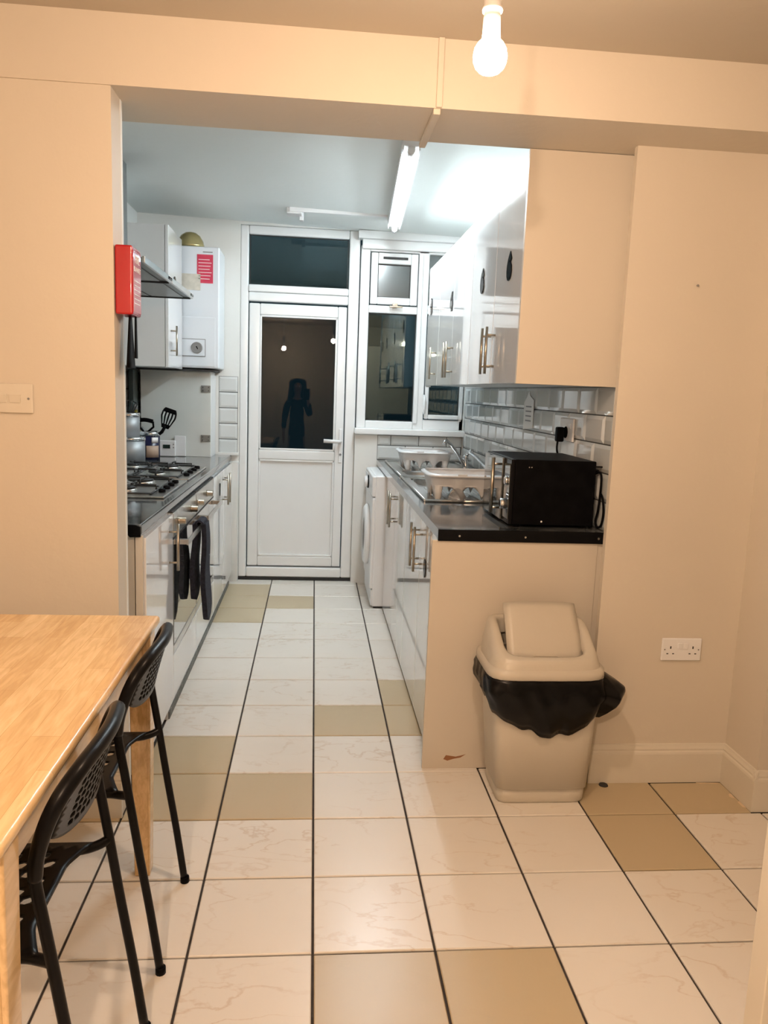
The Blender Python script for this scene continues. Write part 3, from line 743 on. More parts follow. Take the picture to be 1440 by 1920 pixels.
for xx in (2.38, 3.2):
    for yy in (.42, 1.55): obj('foot', MB().lathe((xx, yy, 2.951), [(.04, 0), (.045, .034)], 10), 'black', mw)
obj('rear_hook', MB().box(3.29, 3.385, .34, .38, 3.70, 3.715), 'black', mw)
def smooth(pts, n=6):
    P = [Vector(p) for p in pts]; out = []
    for i in range(len(P)-1):
        p0, p1, p2, p3 = P[max(i-1, 0)], P[i], P[i+1], P[min(i+2, len(P)-1)]
        for k in range(n):
            t = k/n; out.append(.5*((2*p1)+(p2-p0)*t+(2*p0-5*p1+4*p2-p3)*t*t+(3*p1-p0-3*p2+p3)*t**3))
    return out+[P[-1]]
pl = thing('power_plug', 'black mains plug pushed into the tiled wall above the microwave', 'plug', (3.30, 1.72, 4.0))
obj('plug_body', MB().lathe((3.31, 1.70, 4.05), [(.075, 0), (.085, .02), (.085, .08), (.06, .12)][::-1], 8, 'x').box(3.2, 3.3, 1.64, 1.76, 3.92, 4.12), 'black', pl, bev=.02)
obj('flex', MB().tube(smooth([(3.23, 1.70, 3.93), (3.23, 1.70, 3.80), (3.30, 1.74, 3.6), (3.32, 1.5, 3.3), (3.32, .8, 3.5), (3.325, .36, 3.66)]), .014, 8), 'black', pl)
tag(obj('cable_loop', MB().tube(smooth([(3.30, .45, 3.60), (3.335, .31, 3.64), (3.34, .27, 3.5), (3.34, .30, 3.2), (3.34, .36, 3.05), (3.34, .30, 2.985), (3.35, .20, 3.02), (3.35, .15, 3.18), (3.34, .18, 3.34), (3.345, .28, 3.40)]), .014, 8), 'black'), 'black cable looping down behind the microwave', 'cable')
# wall socket behind plug
so = thing('wall_socket', 'white socket plate on the tiles behind the black plug', 'socket', (3.36, 1.70, 3.9))
obj('plate', MB().box(3.335, 3.368, 1.43, 1.98, 3.93, 4.24), 'plasticw', so, bev=.012)
obj('rocker', MB().box(3.325, 3.336, 1.50, 1.57, 4.1, 4.18), 'plasticw', so, bev=.005)
# notice paper
nt_ = tag(obj('notice', MB().prism([(3.42, 4.02), (3.98, 3.98), (4.0, 4.42), (3.86, 4.50), (3.74, 4.60), (3.64, 4.52), (3.43, 4.46)], 'x', 3.357, 3.362), 'paper'), 'white printed notice stuck on the tiles above the microwave', 'notice')
for k in range(4): obj('print_line', MB().box(3.354, 3.357, 3.55, 3.87, 4.12+.075*k, 4.14+.075*k), 'greyprint', nt_)

# ================================================================== LEFT RUN
wtl = thing('worktop', 'grey-black worktop on the left carrying the two hobs', 'worktop', (-3, 4.6, 2.83))
obj('slab', MB().box(-4.02, -1.96, -.03, 9.40, 2.83, 2.95), 'granite', wtl, bev=.03, seg=3)
obj('end_strip', MB().prism([(-2.6, 2.955), (-2.02, 2.955), (-1.965, 2.93), (-1.965, 2.82), (-2.08, 2.815), (-2.13, 2.88), (-2.6, 2.88)], 'y', -.06, -.03), 'black', wtl)
tag(obj('base_end_panel', MB().box(-2.62, -2.04, -.02, .03, 0, 2.825).box(-2.03, -1.95, -.02, .03, 0, 2.825), 'endpanel', bev=.004), 'cream end panel of the left base units beside the wall stub', 'panel')
def left_cab(y0, y1, doors, label, hand, number=None):
    return base_cab(y0, y1, doors, label, hand, number, '+x', -1.93, -3.9, .20, 'left base cabinets')
left_cab(.05, 1.73, 1, 'left base cabinet nearest the table, single gloss white door', (1.45,))
left_cab(5.96, 9.2, 2, 'left base cabinet nearest the back door, gloss white', (7.38, 7.74), (0, '1', 6.9, 2.45))
tag(obj('plinth', MB().box(-2.03, -1.97, 1.5, 8.9, .0, .195), 'carcass', bev=.004), 'white plinth board under the left units', 'plinth')
tag(obj('recess_shade_strip', MB().box(-1.968, -1.95, 1.53, 8.87, .0, .10), 'plinth'), 'dark strip standing in for the shaded recess under the left units', 'plinth')  # solid dark strip painted as the shaded recess below the plinth
def oven(y0, y1, label):
    t = thing('oven', label, 'oven', (-2.9, (y0+y1)/2, .2), group='built-under ovens')
    X = -1.925
    obj('housing', MB().box(-3.8, X-.05, y0+.01, y1-.01, .22, 2.8), 'carcass', t)
    obj('control_panel', MB().box(X-.06, X, y0+.02, y1-.02, 2.47, 2.80), 'steel', t, bev=.008)
    obj('top_gap_strip', MB().box(X-.05, X-.012, y0+.03, y1-.03, 2.80, 2.828), 'gasket', t)  # black strip painted in for the dark gap between worktop and oven
    dr = obj('oven_door', MB().box(X-.06, X, y0+.02, y1-.02, .98, 2.44), 'ovenglass', t, bev=.008)
    obj('door_gap_strip', MB().box(X-.05, X-.004, y0+.03, y1-.03, 2.44, 2.47), 'gasket', t)  # black strip painted in for the dark gap below the control panel
    obj('lower_trim', MB().box(X-.06, X-.005, y0+.02, y1-.02, .84, .96), 'steel', t, bev=.006)
    obj('filler', MB().box(X-.06, X-.005, y0+.01, y1-.01, .20, .82), 'gloss', t, bev=.006)
    h0, h1 = y0+.16, y1-.2
    hb = MB().box(X+.15, X+.175, h0, h1, 2.34, 2.42)
    hb.box(X, X+.16, h0+.02, h0+.10, 2.345, 2.415); hb.box(X, X+.16, h1-.1, h1-.02, 2.345, 2.415)
    obj('handle', hb, 'steel', dr, bev=.006)
    for f in ((.19, .73) if y0 < 3 else (.06, .55)):
        k = obj('knob', MB().lathe((X, y0+(y1-y0)*f, 2.64), [(.055, 0), (.055, .02), (.05, .025), (.048, .10), (.04, .11)], 18, 'x'), 'nickel', t)
    return t
oven(1.73, 3.76, 'steel and mirror-glass oven nearest the table on the left')
oven(3.76, 5.95, 'steel and mirror-glass oven further back on the left')
# double oven glove draped over the handle
og = thing('oven_glove', 'navy quilted double oven glove draped over the near oven handle', 'oven glove', (-1.76, 3.1, .9))
X = -1.925
def glove_lobe(xa, ya, zt, zb, wd, name, tilt=0):
    prof_ = []
    def fn(u, v):
        z = zt+(zb-zt)*v; w_ = wd*(.62+.38*min(1, v*1.6)) if v < .8 else wd*math.sqrt(max(0.0, 1-((v-.8)/.2)**2)*.999+.001)
        return (xa+tilt*v+.012*math.sin(v*9), ya+(u-.5)*w_, z)
    o = obj(name, MB().sheet(fn, 10, 24, .07), 'navy', og)
    return o
def strap_fn(u, v):
    a = v*PI; hx = X+.165
    return (hx+.055*math.cos(a), 3.12+(u-.5)*.42, 2.44+.055*math.sin(a)) if True else None
obj('strap', MB().sheet(strap_fn, 8, 12, .03), 'navy', og)
glove_lobe(X+.225, 3.12, 2.45, .92, .60, 'mitt', .03)
glove_lobe(X+.10, 3.10, 2.45, 1.25, .56, 'mitt', -.03)

# hobs
def hob(y0, y1, label):
    t = thing('gas_hob', label, 'hob', (-2.9, (y0+y1)/2, 2.95), group='gas hobs')
    x0, x1 = -3.85, -2.10
    obj('steel_plate', MB().box(x0, x1, y0, y1, 2.951, 2.985), 'steel', t, bev=.012, seg=2)
    obj('pan', MB().box(x0+.12, x1-.22, y0+.1, y1-.1, 2.985, 2.992), 'steel', t)
    cs = [(x0+.5, y0+.5), (x0+.5, y1-.5), (x1-.62, y0+.5), (x1-.62, y1-.5)]
    for i, (cx, cy) in enumerate(cs):
        r = (.16, .12, .13, .19)[i]
        b = obj('burner', MB().lathe((cx, cy, 2.99), [(r+.03, 0), (r+.02, .025), (r, .03)], 20), 'steel', t)
        obj('burner_cap', MB().lathe((cx, cy, 3.02), [(r-.02, 0), (r, .012), (r-.01, .03), (r*.4, .036)], 20), 'iron', b)
    for sx in (0, 1):
        ax0, ax1 = (x0+.12, (x0+x1)/2-.1) if sx == 0 else ((x0+x1)/2-.04, x1-.2)
        g = MB(); zt = 3.075; zf = 3.0
        ya, yb2 = y0+.12, y1-.12; r = .016
        g.tube([(ax0, ya, zf), (ax1, ya, zf), (ax1, yb2, zf), (ax0, yb2, zf), (ax0, ya, zf)], r, 6)
        for cy in (y0+.5, y1-.5):
            cx = (ax0+ax1)/2
            for dx, dy, l in ((1, 0, ax1-cx), (-1, 0, cx-ax0)):
                g.tube([(cx+dx*l, cy, zf), (cx+dx*l, cy, zt), (cx+dx*.07, cy, zt)], r, 6)
            for dy in (-1, 1):
                yl = .36
                g.tube([(cx, cy+dy*yl, zf), (cx, cy+dy*yl, zt), (cx, cy+dy*.07, zt)], r, 6)
        g.tube([((ax0+ax1)/2-.3, (ya+yb2)/2, zf), ((ax0+ax1)/2+.3, (ya+yb2)/2, zf)], r, 6)
        obj('pan_support', g, 'iron', t)
    for k in range(4): obj('knob', MB().lathe((x1-.11, y0+.45+(y1-y0-.9)*k/3, 2.985), [(.05, 0), (.048, .04), (.035, .05)], 16), 'black', t)
    return t
hob(2.02, 3.98, 'steel gas hob nearest the camera on the left worktop')
hob(4.14, 6.24, 'steel gas hob further back on the left worktop')

# cooker hoods
def hood(y0, y1, label, chim=None):
    t = thing('cooker_hood', label, 'hood', (-3.2, (y0+y1)/2, 6.05), group='cooker hoods')
    bd_ = MB().hexa([(-4.02, y0, 6.06), (-2.35, y0, 6.06), (-2.35, y1, 6.06), (-4.02, y1, 6.06)], [(-4.02, y0, 6.42), (-2.9, y0, 6.30), (-2.9, y1, 6.30), (-4.02, y1, 6.42)])
    obj('canopy', MB().hexa([(-4.02, y0+.01, 6.07), (-2.36, y0+.01, 6.07), (-2.36, y1-.01, 6.07), (-4.02, y1-.01, 6.07)], [(-4.02, y0+.01, 6.12), (-2.36, y0+.01, 6.12), (-2.36, y1-.01, 6.12), (-4.02, y1-.01, 6.12)]), 'hoodsteel', t, bev=.006)
    obj('front_rail', MB().box(-2.37, -2.33, y0+.01, y1-.01, 6.045, 6.135), 'steel', t, bev=.008)
    obj('button_cap', MB().box(-2.335, -2.318, y1-.32, y1-.06, 6.07, 6.115), 'blackg', t, bev=.01)
    obj('filter', MB().box(-3.85, -3.1, y0+.12, y1-.12, 6.055, 6.072), 'hoodsteel', t)
    obj('filter', MB().box(-3.05, -2.5, y0+.12, y1-.12, 6.055, 6.072), 'hoodsteel', t)
    obj('gap', MB().box(-3.9, -2.38, y1-.03, y1-.005, 6.04, 6.07), 'gasket', t)
    if chim: obj('chimney', MB().box(-4.02, -3.34, chim[0], chim[1], 6.12, 8.14), 'hoodsteel', t, bev=.006)
    return t
hood(2.05, 4.03, 'grey steel cooker hood over the near hob, behind the fire blanket')
hood(4.05, 6.15, 'grey steel cooker hood over the far hob, with the chimney', (4.7, 5.5))

# left wall cabinet
lc = thing('wall_cabinet', 'gloss white wall cabinet on the left, numbered 2, beside the boiler', 'cabinet', (-3.45, 7.6, 4.83))
obj('body', MB().box(-4.02, -2.97, 6.82, 8.36, 4.83, 7.45), 'carcass', lc)
dr = cab_door(lc, '+x', -2.90, 6.82, 8.36, 4.82, 7.46)
text('number', '2', .42, 'blackg', dr, (-2.894, 7.5, 6.42), '+x', .008, bold=.02)
bar_handle(dr, '+x', (-2.90, 7.05, 5.05), (-2.90, 7.05, 5.62))
# boxed-in cupboard on the worktop
bx = thing('boxed_cupboard', 'pale boxed cupboard on the left worktop under the boiler', 'cupboard', (-3.1, 9, 2.95))
obj('front_board', MB().box(-3.82, -2.34, 8.60, 8.66, 2.952, 4.80), 'boxpanel', bx, bev=.004)
obj('side_board', MB().box(-2.40, -2.33, 8.66, 9.40, 2.952, 4.80), 'plasticw', bx)
obj('top_board', MB().box(-3.86, -2.24, 8.40, 9.40, 4.79, 4.83), 'gasket', bx)
for z in (3.28, 4.35):
    h = obj('hinge', MB().box(-2.54, -2.34, 8.585, 8.60, z, z+.15), 'hoodsteel', bx)
    obj('hinge_screws', MB().lathe((-2.50, 8.585, z+.04), [(.012, 0), (.01, -.006)], 8, 'y').lathe((-2.50, 8.585, z+.11), [(.012, 0), (.01, -.006)], 8, 'y').lathe((-2.38, 8.585, z+.04), [(.012, 0), (.01, -.006)], 8, 'y').lathe((-2.38, 8.585, z+.11), [(.012, 0), (.01, -.006)], 8, 'y'), 'gasket', h)
# boiler
bo = thing('boiler', 'pale blue-white wall boiler with stickers and a round gauge', 'boiler', (-2.8, 8.9, 4.85))
YF = 8.42
obj('casing', MB().box(-3.5, -2.14, YF, 9.40, 4.86, 7.36), 'boiler', bo, bev=.03, seg=3)
obj('drop_flap', MB().box(-3.48, -2.22, YF-.012, YF, 4.9, 5.92), 'boiler', bo, bev=.006)
gp = obj('gauge_panel', MB().box(-3.2, -2.42, YF-.024, YF-.012, 5.1, 5.47), 'greyprint', bo, bev=.06, seg=3)
obj('gauge_plate', MB().box(-3.19, -2.435, YF-.03, YF-.02, 5.115, 5.455), 'boiler', gp, bev=.05, seg=3)
obj('gauge_ring', MB().lathe((-2.60, YF-.03, 5.285), [(.12, 0), (.12, -.02), (.10, -.03), (.09, -.02)], 28, 'y'), 'greyprint', gp)
obj('gauge_face', MB().lathe((-2.60, YF-.045, 5.285), [(.095, 0), (.09, -.003)], 28, 'y'), 'white', gp)
obj('gauge_needle', MB().prism([(-2.62, 5.31), (-2.60, 5.32), (-2.57, 5.26), (-2.585, 5.25)], 'y', YF-.056, YF-.05), 'blackg', gp)
st = obj('red_sticker', MB().box(-2.60, -2.27, YF-.006, YF, 6.62, 7.20), 'stickred', bo)
for k in range(7): obj('print_line', MB().box(-2.57, -2.30+.02*(k % 3)-.04, YF-.009, YF-.006, 6.70+k*.065, 6.712+k*.065), 'white', st)
obj('old_label', MB().box(-2.95, -2.53, YF-.009, YF-.003, 6.47, 6.80), 'beigepaper', bo)
obj('leaflet', MB().box(-2.90, -2.25, YF-.004, YF, 5.95, 6.45), 'boiler', bo)
obj('badge', MB().box(-2.48, -2.28, YF-.004, YF, 7.24, 7.26), 'greyprint', bo)
tag(obj('brass_dome', MB().lathe((-2.78, 8.75, 7.365), [(.29, 0), (.285, .05), (.26, .15), (.2, .25), (.12, .31), (.03, .33)], 28), 'brass'), 'smoky brass domed bowl upturned on top of the boiler', 'bowl')

# things on left worktop
def canister(z0, z1, r, c, label, utens=False):
    t = thing('steel_canister', label, 'canister', (c[0], c[1], z0), group='steel canisters')
    obj('can', MB().lathe((c[0], c[1], z0), [(r, 0), (r, z1-z0-.07), (r*.98, z1-z0-.07)], 28), mat('satin_can', (.34, .36, .37), .5, metal=.6), t)
    obj('rim', MB().lathe((c[0], c[1], z1-.08), [(r+.006, 0), (r+.012, .04), (r+.004, .075), (r-.03, .078)], 28), 'chrome', t)
    if utens:
        g = MB()
        for k in range(7):
            a = k*.9; g.tube([(c[0]+.1*math.cos(a), c[1]+.1*math.sin(a), z1-.02), (c[0]+.2*math.cos(a), c[1]+.2*math.sin(a), z1+.17+.02*(k % 3)), (c[0]+.1*math.cos(a+.8), c[1]+.1*math.sin(a+.8), z1+.23)], .014, 6)
        obj('whisk_wires', g, 'iron', t)
canister(2.95, 3.47, .29, (-3.66, 6.85), 'lower of two stacked steel canisters behind the near hob')
canister(3.47, 3.93, .235, (-3.70, 6.85), 'upper of two stacked steel canisters, black utensils on top', True)
up_ = thing('utensil_pot', 'navy jar with a steel rim holding the masher and spatula', 'pot', (-3.46, 7.75, 2.95))
obj('jar', MB().lathe((-3.46, 7.75, 2.952), [(.20, 0), (.205, .1), (.205, .48), (.18, .48), (.18, .05)], 26), 'navypot', up_)
obj('rim', MB().lathe((-3.46, 7.75, 3.43), [(.185, .02), (.208, 0), (.212, .05), (.2, .1), (.18, .1), (.18, .03)], 26), 'chrome', up_)
def lab(u, v):
    a = -1.75+1.35*u; return (-3.46+.209*math.cos(a), 7.75+.209*math.sin(a), 3.0+.24*v)
obj('label', MB().sheet(lab, 10, 2, .004), 'tanprint', up_)
def lab2(u, v):
    a = -1.2+.7*u; return (-3.46+.211*math.cos(a), 7.75+.211*math.sin(a), 3.30+.11*v)
obj('badge', MB().sheet(lab2, 6, 1, .004), 'white', up_)
# spatula with slots
sp = thing('spatula', 'black slotted plastic spatula standing in the navy jar', 'spatula', (-3.15, 7.75, 3.4))
def sfn(u, v):
    c0 = Vector((-3.15, 7.72, 3.60)); dn = Vector((.30, 0, .95)).normalized(); sd = Vector((.95, 0, -.30)).normalized()
    w_ = .10+.11*min(1, v*1.8) if v < .6 else .21-(.06*((v-.6)/.4)**3)
    return tuple(c0+dn*(v*.42)+sd*((u-.5)*w_*1.45))
obj('blade', MB().sheet(sfn, 9, 5, .02, holes=lambda i, j: False), 'black', sp) if False else None
blade = MB()
def cells(i, j): return False
# blade built of strips so that the slots are open
for k in range(5):
    def f2(u, v, k=k):
        uu = (k+.0+(u*.45))/4.45
        return sfn(uu, .18+.62*v)
    blade.sheet(f2, 1, 8, .02)
blade.sheet(lambda u, v: sfn(u, .20*v), 6, 3, .02); blade.sheet(lambda u, v: sfn(u, .78+.22*v), 6, 3, .02)
obj('blade', blade, 'black', sp)
obj('handle', MB().tube([(-3.50, 7.75, 3.03), (-3.33, 7.74, 3.42), (-3.21, 7.72, 3.52), (-3.14, 7.72, 3.64)], [.02, .03, .035, .03], 8), 'black', sp)
ms = thing('potato_masher', 'black D-handled potato masher standing in the navy jar', 'masher', (-3.4, 7.7, 3.4))
obj('handle', MB().tube(smooth([(-3.72, 7.68, 3.74), (-3.54, 7.68, 3.76), (-3.38, 7.68, 3.73)]), .042, 10).tube([(-3.38, 7.68, 3.73), (-3.37, 7.68, 3.62), (-3.50, 7.68, 3.50)], .022, 8).tube([(-3.72, 7.68, 3.74), (-3.64, 7.68, 3.6), (-3.53, 7.68, 3.48)], .022, 8), 'black', ms)
obj('wires', MB().tube([(-3.60, 7.68, 3.62), (-3.53, 7.7, 3.48), (-3.48, 7.72, 3.03)], .012, 8), 'chrome', ms)
th = thing('heating_controller', 'small white heating timer with a dark display on the left worktop', 'timer', (-3.2, 8.4, 2.95))
obj('case', MB().box(-3.44, -3.06, 8.42, 8.50, 2.955, 3.30), 'plasticw', th, bev=.02, seg=3)
obj('display', MB().box(-3.32, -3.17, 8.412, 8.42, 3.13, 3.21), 'screen', th)
for zz in (3.15, 3.22): obj('button', MB().lathe((-3.10, 8.42, zz), [(.014, 0), (.012, -.01)], 8, 'y'), 'greyprint', th)
tag(obj('blank_plate', MB().box(-3.1, -2.86, 8.52, 8.59, 2.955, 3.40), 'plasticw', bev=.015), 'pale blank plastic plate leaning behind the white timer', 'plate')
tag(obj('chopping_board', MB().box(-3.96, -3.86, 8.1, 8.55, 2.955, 4.78), 'darkgreen', bev=.01), 'dark board standing upright beside the boxed cupboard', 'board')
ob = thing('oil_bottle', 'small olive bottle standing behind the steel canisters', 'bottle', (-3.78, 7.9, 2.95))
obj('bottle_body', MB().lathe((-3.78, 7.95, 2.955), [(.09, 0), (.095, .05), (.095, .6), (.04, .78), (.035, 1.0)], 18), 'olive', ob)
obj('cap', MB().lathe((-3.78, 7.95, 3.95), [(.04, 0), (.04, .1), (.03, .105)], 12), 'greyprint', ob)

# fire blanket on the reveal
fbk = thing('fire_blanket', 'red fire blanket case on the reveal of the left wall stub', 'fire blanket', (-1.9, -.7, 5.13))
obj('case', MB().box(-1.995, -1.83, -.88, -.52, 5.14, 5.78), 'red', fbk, bev=.02, seg=3)
fp = obj('front_label', MB().box(-1.83, -1.826, -.86, -.54, 5.17, 5.74), 'redlabel', fbk)
text('lettering', 'FIRE', .105, 'white', fp, (-1.824, -.70, 5.66), '+x', .001)
text('lettering', 'BLANKET', .068, 'white', fp, (-1.824, -.70, 5.57), '+x', .001)
for k in range(6): obj('print_line', MB().box(-1.826, -1.824, -.82, -.60+.03*(k % 2), 5.25+k*.042, 5.258+k*.042), 'white', fp)
for k, (yy, w_) in enumerate(((-.68, .08), (-.54, .05))):
    def sf(u, v, yy=yy, w_=w_, k=k):
        return (-1.90+.02*k, yy+(u-.5)*(w_+(.26*v if k == 0 else .05*v)), 5.16-(.52 if k == 0 else .42)*v)
    obj('pull_strap', MB().sheet(sf, 2, 8, .012), 'black', fbk)

# light switch and sockets
sw = thing('light_switch', 'cream double light switch on the wall left of the opening', 'switch', (-2.98, -.92, 4.17))
obj('plate', MB().box(-3.22, -2.76, -.93, -.90, 4.17, 4.45), 'trim', sw, bev=.012)
for xa in (-3.10, -2.97): obj('rocker', MB().hexa([(xa, -.938, 4.27), (xa+.10, -.938, 4.27), (xa+.10, -.93, 4.27), (xa, -.93, 4.27)], [(xa, -.948, 4.345), (xa+.10, -.948, 4.345), (xa+.10, -.93, 4.345), (xa, -.93, 4.345)]), 'trim', sw)
obj('screw', MB().lathe((-2.80, -.93, 4.31), [(.012, 0), (.01, -.004)], 10, 'y'), 'greyprint', sw)
ds = thing('double_socket', 'white double wall socket low on the right wall', 'socket', (4.25, -.29, 1.5))
obj('plate', MB().box(4.01, 4.49, -.30, -.27, 1.52, 1.79), 'plasticw', ds, bev=.012)
for xa in (4.20, 4.265): obj('rocker', MB().box(xa, xa+.055, -.312, -.30, 1.665, 1.735), 'plasticw', ds, bev=.004)
pins = MB()
for cx in (4.115, 4.385):
    pins.box(cx-.007, cx+.007, -.303, -.299, 1.665, 1.695)
    for s_ in (-1, 1): pins.box(cx+s_*.035-.011, cx+s_*.035+.011, -.303, -.299, 1.60, 1.611)
obj('pin_slots', pins, 'gasket', ds)
sk_ = MB()
for cx in (4.045, 4.455): sk_.lathe((cx, -.30, 1.655), [(.009, 0), (.008, -.004)], 10, 'y')
obj('screws', sk_, 'greyprint', ds)
tag(obj('wall_nail', MB().lathe((4.03, -.27, 5.77), [(.008, 0), (.012, -.02), (.01, -.025)], 8, 'y'), 'greyprint'), 'tiny nail left in the right cream wall', 'nail')

# ================================================================== TABLE
tb = thing('dining_table', 'pale oiled wooden dining table at the lower left', 'table', (-2.7, -3.55, 0))
obj('tabletop', MB().box(-3.95, -1.42, -5.36, -1.78, 2.37, 2.45), 'wood', tb, bev=.032, seg=4)
ap = MB().box(-3.80, -1.60, -5.20, -5.14, 2.08, 2.37).box(-3.80, -1.60, -2.0, -1.94, 2.08, 2.37)
obj('apron', MB().box(-3.78, -1.62, -5.16, -5.10, 2.08, 2.37), 'wood', tb); obj('apron', MB().box(-3.78, -1.62, -2.02, -1.96, 2.08, 2.37), 'wood', tb)
obj('apron', MB().box(-1.60, -1.54, -5.12, -2.0, 2.08, 2.37), 'wood', tb); obj('apron', MB().box(-3.84, -3.78, -5.12, -2.0, 2.08, 2.37), 'wood', tb)
for lx in (-3.74, -1.57):
    for ly in (-5.12, -1.87):
        a, b = .07, .10
        lg = MB().hexa([(lx-a, ly-a, 0), (lx+a, ly-a, 0), (lx+a, ly+a, 0), (lx-a, ly+a, 0)], [(lx-b, ly-b, 2.37), (lx+b, ly-b, 2.37), (lx+b, ly+b, 2.37), (lx-b, ly+b, 2.37)])
        obj('leg', lg, 'wood', tb, bev=.012)

# ================================================================== CHAIRS
def chair(yn, yf, label):
    yc_ = (yn+yf)/2; t = thing('dining_chair', label, 'chair', (-1.8, yc_, 0), group='black chairs at the table')
    r = .032
    def side(y):
        s_ = 1 if y > yc_ else -1
        return [(-1.17, y, .0), (-1.24, y, .5), (-1.32, y, 1.0), (-1.395, y, 1.5), (-1.455, y, 1.88), (-1.468, y, 1.98), (-1.445, y, 2.10), (-1.40, y-.0*s_, 2.25), (-1.35, y-.03*s_, 2.36)]
    for y in (yn, yf):
        obj('rear_leg', MB().tube(smooth([(-1.17, y, .0), (-1.24, y, .5), (-1.32, y, 1.0), (-1.395, y, 1.5), (-1.455, y, 1.88), (-1.462, y, 1.97)], 3), r, 12), 'chairblk', t)
    # back hoop over the top
    hoop = smooth([(-1.462, yn, 1.95), (-1.45, yn, 2.08), (-1.40, yn+.01, 2.25), (-1.34, yn+.05, 2.38), (-1.28, yn+.17, 2.465), (-1.245, yn+.40, 2.49), (-1.235, yc_, 2.495),
                   (-1.245, yf-.40, 2.49), (-1.28, yf-.17, 2.465), (-1.34, yf-.05, 2.38), (-1.40, yf-.01, 2.25), (-1.45, yf, 2.08), (-1.462, yf, 1.95)], 5)
    n = len(hoop); rs = [.036+.012*math.sin(PI*i/(n-1))**.6 for i in range(n)]
    obj('back_rail', MB().tube(hoop, rs, 14), 'chairblk', t)
    def bk(u, v):
        z = 1.90+.14*abs(2*u-1)**2*0+.57*v
        z = 2.05+.43*v+.12*abs(2*u-1)**3*(1-v)
        ins = .02+.25*max(0, v-.5)**1.8*2.2
        x = -1.465+.20*(max(0, z-1.93)/.56)**1.25+.09*math.sin(PI*u)*(1-.55*v)
        return (x, yn+ins+(yf-yn-2*ins)*u, z)
    obj('backrest', MB().sheet(bk, 14, 9, .028, holes=lambda i, j: 2 <= i <= 11 and 1 <= j <= 7, hs=.84), 'chairblk', t)
    def seat(u, v):
        sx = math.sin(PI*u)
        w_ = (yf-yn-.10)*(1-.02*v); ww = w_*(1-.55*0)
        xr = -1.475-.10*min(1, sx*1.5); xf = -2.62+.06*(abs(2*u-1)**4)
        cn = .10*(1-v)**6*0
        y = yc_+(u-.5)*(ww-.0)
        return (xr+(xf-xr)*v, y, 1.47-.035*sx*math.sin(PI*v)-.03*max(0, v-.85)*4)
    nu, nv = 12, 12
    obj('seat', MB().sheet(seat, nu, nv, .016, holes=lambda i, j: 1 <= i <= 10 and 1 <= j <= 10 and (i+j) % 2 == 0, hs=.92), 'chairblk', t)
    for y, s_ in ((yn, 1), (yf, -1)):
        obj('seat_bracket', MB().tube(smooth([(-1.39, y, 1.47), (-1.46, y+.05*s_, 1.45), (-1.60, y+.09*s_, 1.44), (-2.0, y+.09*s_, 1.43), (-2.45, y+.10*s_, 1.42)], 4), [.032]*17, 10), 'chairblk', t)
        obj('front_leg', MB().tube([(-2.72, y+.02*s_, 0), (-2.45, y+.10*s_, 1.43)], .034, 12), 'chairblk', t)
    for y in (yn, yf): obj('foot_cap', MB().lathe((-1.17, y, 0), [(.04, 0), (.04, .05), (.036, .055)], 12), 'black', t)
    return t
chair(-3.16, -2.03, 'black perforated chair at the far end of the table side')
chair(-4.86, -3.71, 'black perforated chair nearest the camera at the table')

# ================================================================== BIN
bn = thing('waste_bin', 'greige swing-lid bin standing against the cream end panel', 'bin', (2.55, -.45, 0))
def rrect(cx, cy, hx, hy, a, n=7):
    c, s_ = math.cos(a), math.sin(a); k = (abs(c)**n+abs(s_)**n)**(-1/n); return cx+hx*c*k, cy+hy*s_*k
def loft(levels, seg=56, n=7, close0=True, close1=True):
    mb = MB(); vs = []
    for (cx, cy, hx, hy, z) in levels:
        for k in range(seg):
            x, y = rrect(cx, cy, hx, hy, 2*PI*(k+.5)/seg, n); vs.append((x, y, z(x, y) if callable(z) else z))
    fs = [(i*seg+k, i*seg+(k+1) % seg, (i+1)*seg+(k+1) % seg, (i+1)*seg+k) for i in range(len(levels)-1) for k in range(seg)]
    mb.add(vs, fs, True)
    if close0: mb.f.append(tuple(range(seg-1, -1, -1))); mb.sm.append(False)
    if close1: o = (len(levels)-1)*seg; mb.f.append(tuple(o+k for k in range(seg))); mb.sm.append(False)
    return mb
obj('base', loft([(2.55, -.41, .49, .33, 0), (2.55, -.41, .505, .345, .03), (2.55, -.41, .51, .35, .17)], n=9), 'binpl', bn)
obj('body', loft([(2.55, -.41, .50, .34, .165), (2.55, -.415, .525, .365, .18), (2.52, -.44, .60, .42, 1.45)], n=9), 'binpl', bn)
# bag skirt
bg = MB(); seg = 120; vs = []
rl = random.Random(3)
lv = 9
for i in range(lv):
    v = i/(lv-1)
    for k in range(seg):
        a = 2*PI*k/seg; c, s_ = math.cos(a), math.sin(a)
        front = max(0, -s_)
        da = (a-1.5*PI-.12+PI) % (2*PI)-PI
        hem = 1.20-.36*math.exp(-(da/.85)**2)-.03*math.exp(-((da+.75)/.25)**2)+.018*math.sin(a*13)+.01*math.sin(a*23)
        if s_ > .5: hem = 1.22
        z = 1.53+(hem-1.53)*v
        bul = .03+.055*math.sin(PI*min(1, v*1.0))+.012*math.sin(a*9+v*4)*v+.010*math.sin(a*19-v*9)*math.sin(PI*v)+.008*math.sin(a*7+v*14)*math.sin(PI*v)
        if c > .8: bul += (.20*math.exp(-((a if a < PI else a-2*PI)+.35)**2*9))*math.sin(PI*min(1, v*.85))*1.3
        x, y = rrect(2.50, -.45, .615+bul-.05*v, .44+bul-.05*v, a, 6); vs.append((x, min(y, .06), z))
fs = [(i*seg+k, (i+1)*seg+k, (i+1)*seg+(k+1) % seg, i*seg+(k+1) % seg) for i in range(lv-1) for k in range(seg)]
bg.add(vs, fs, True)
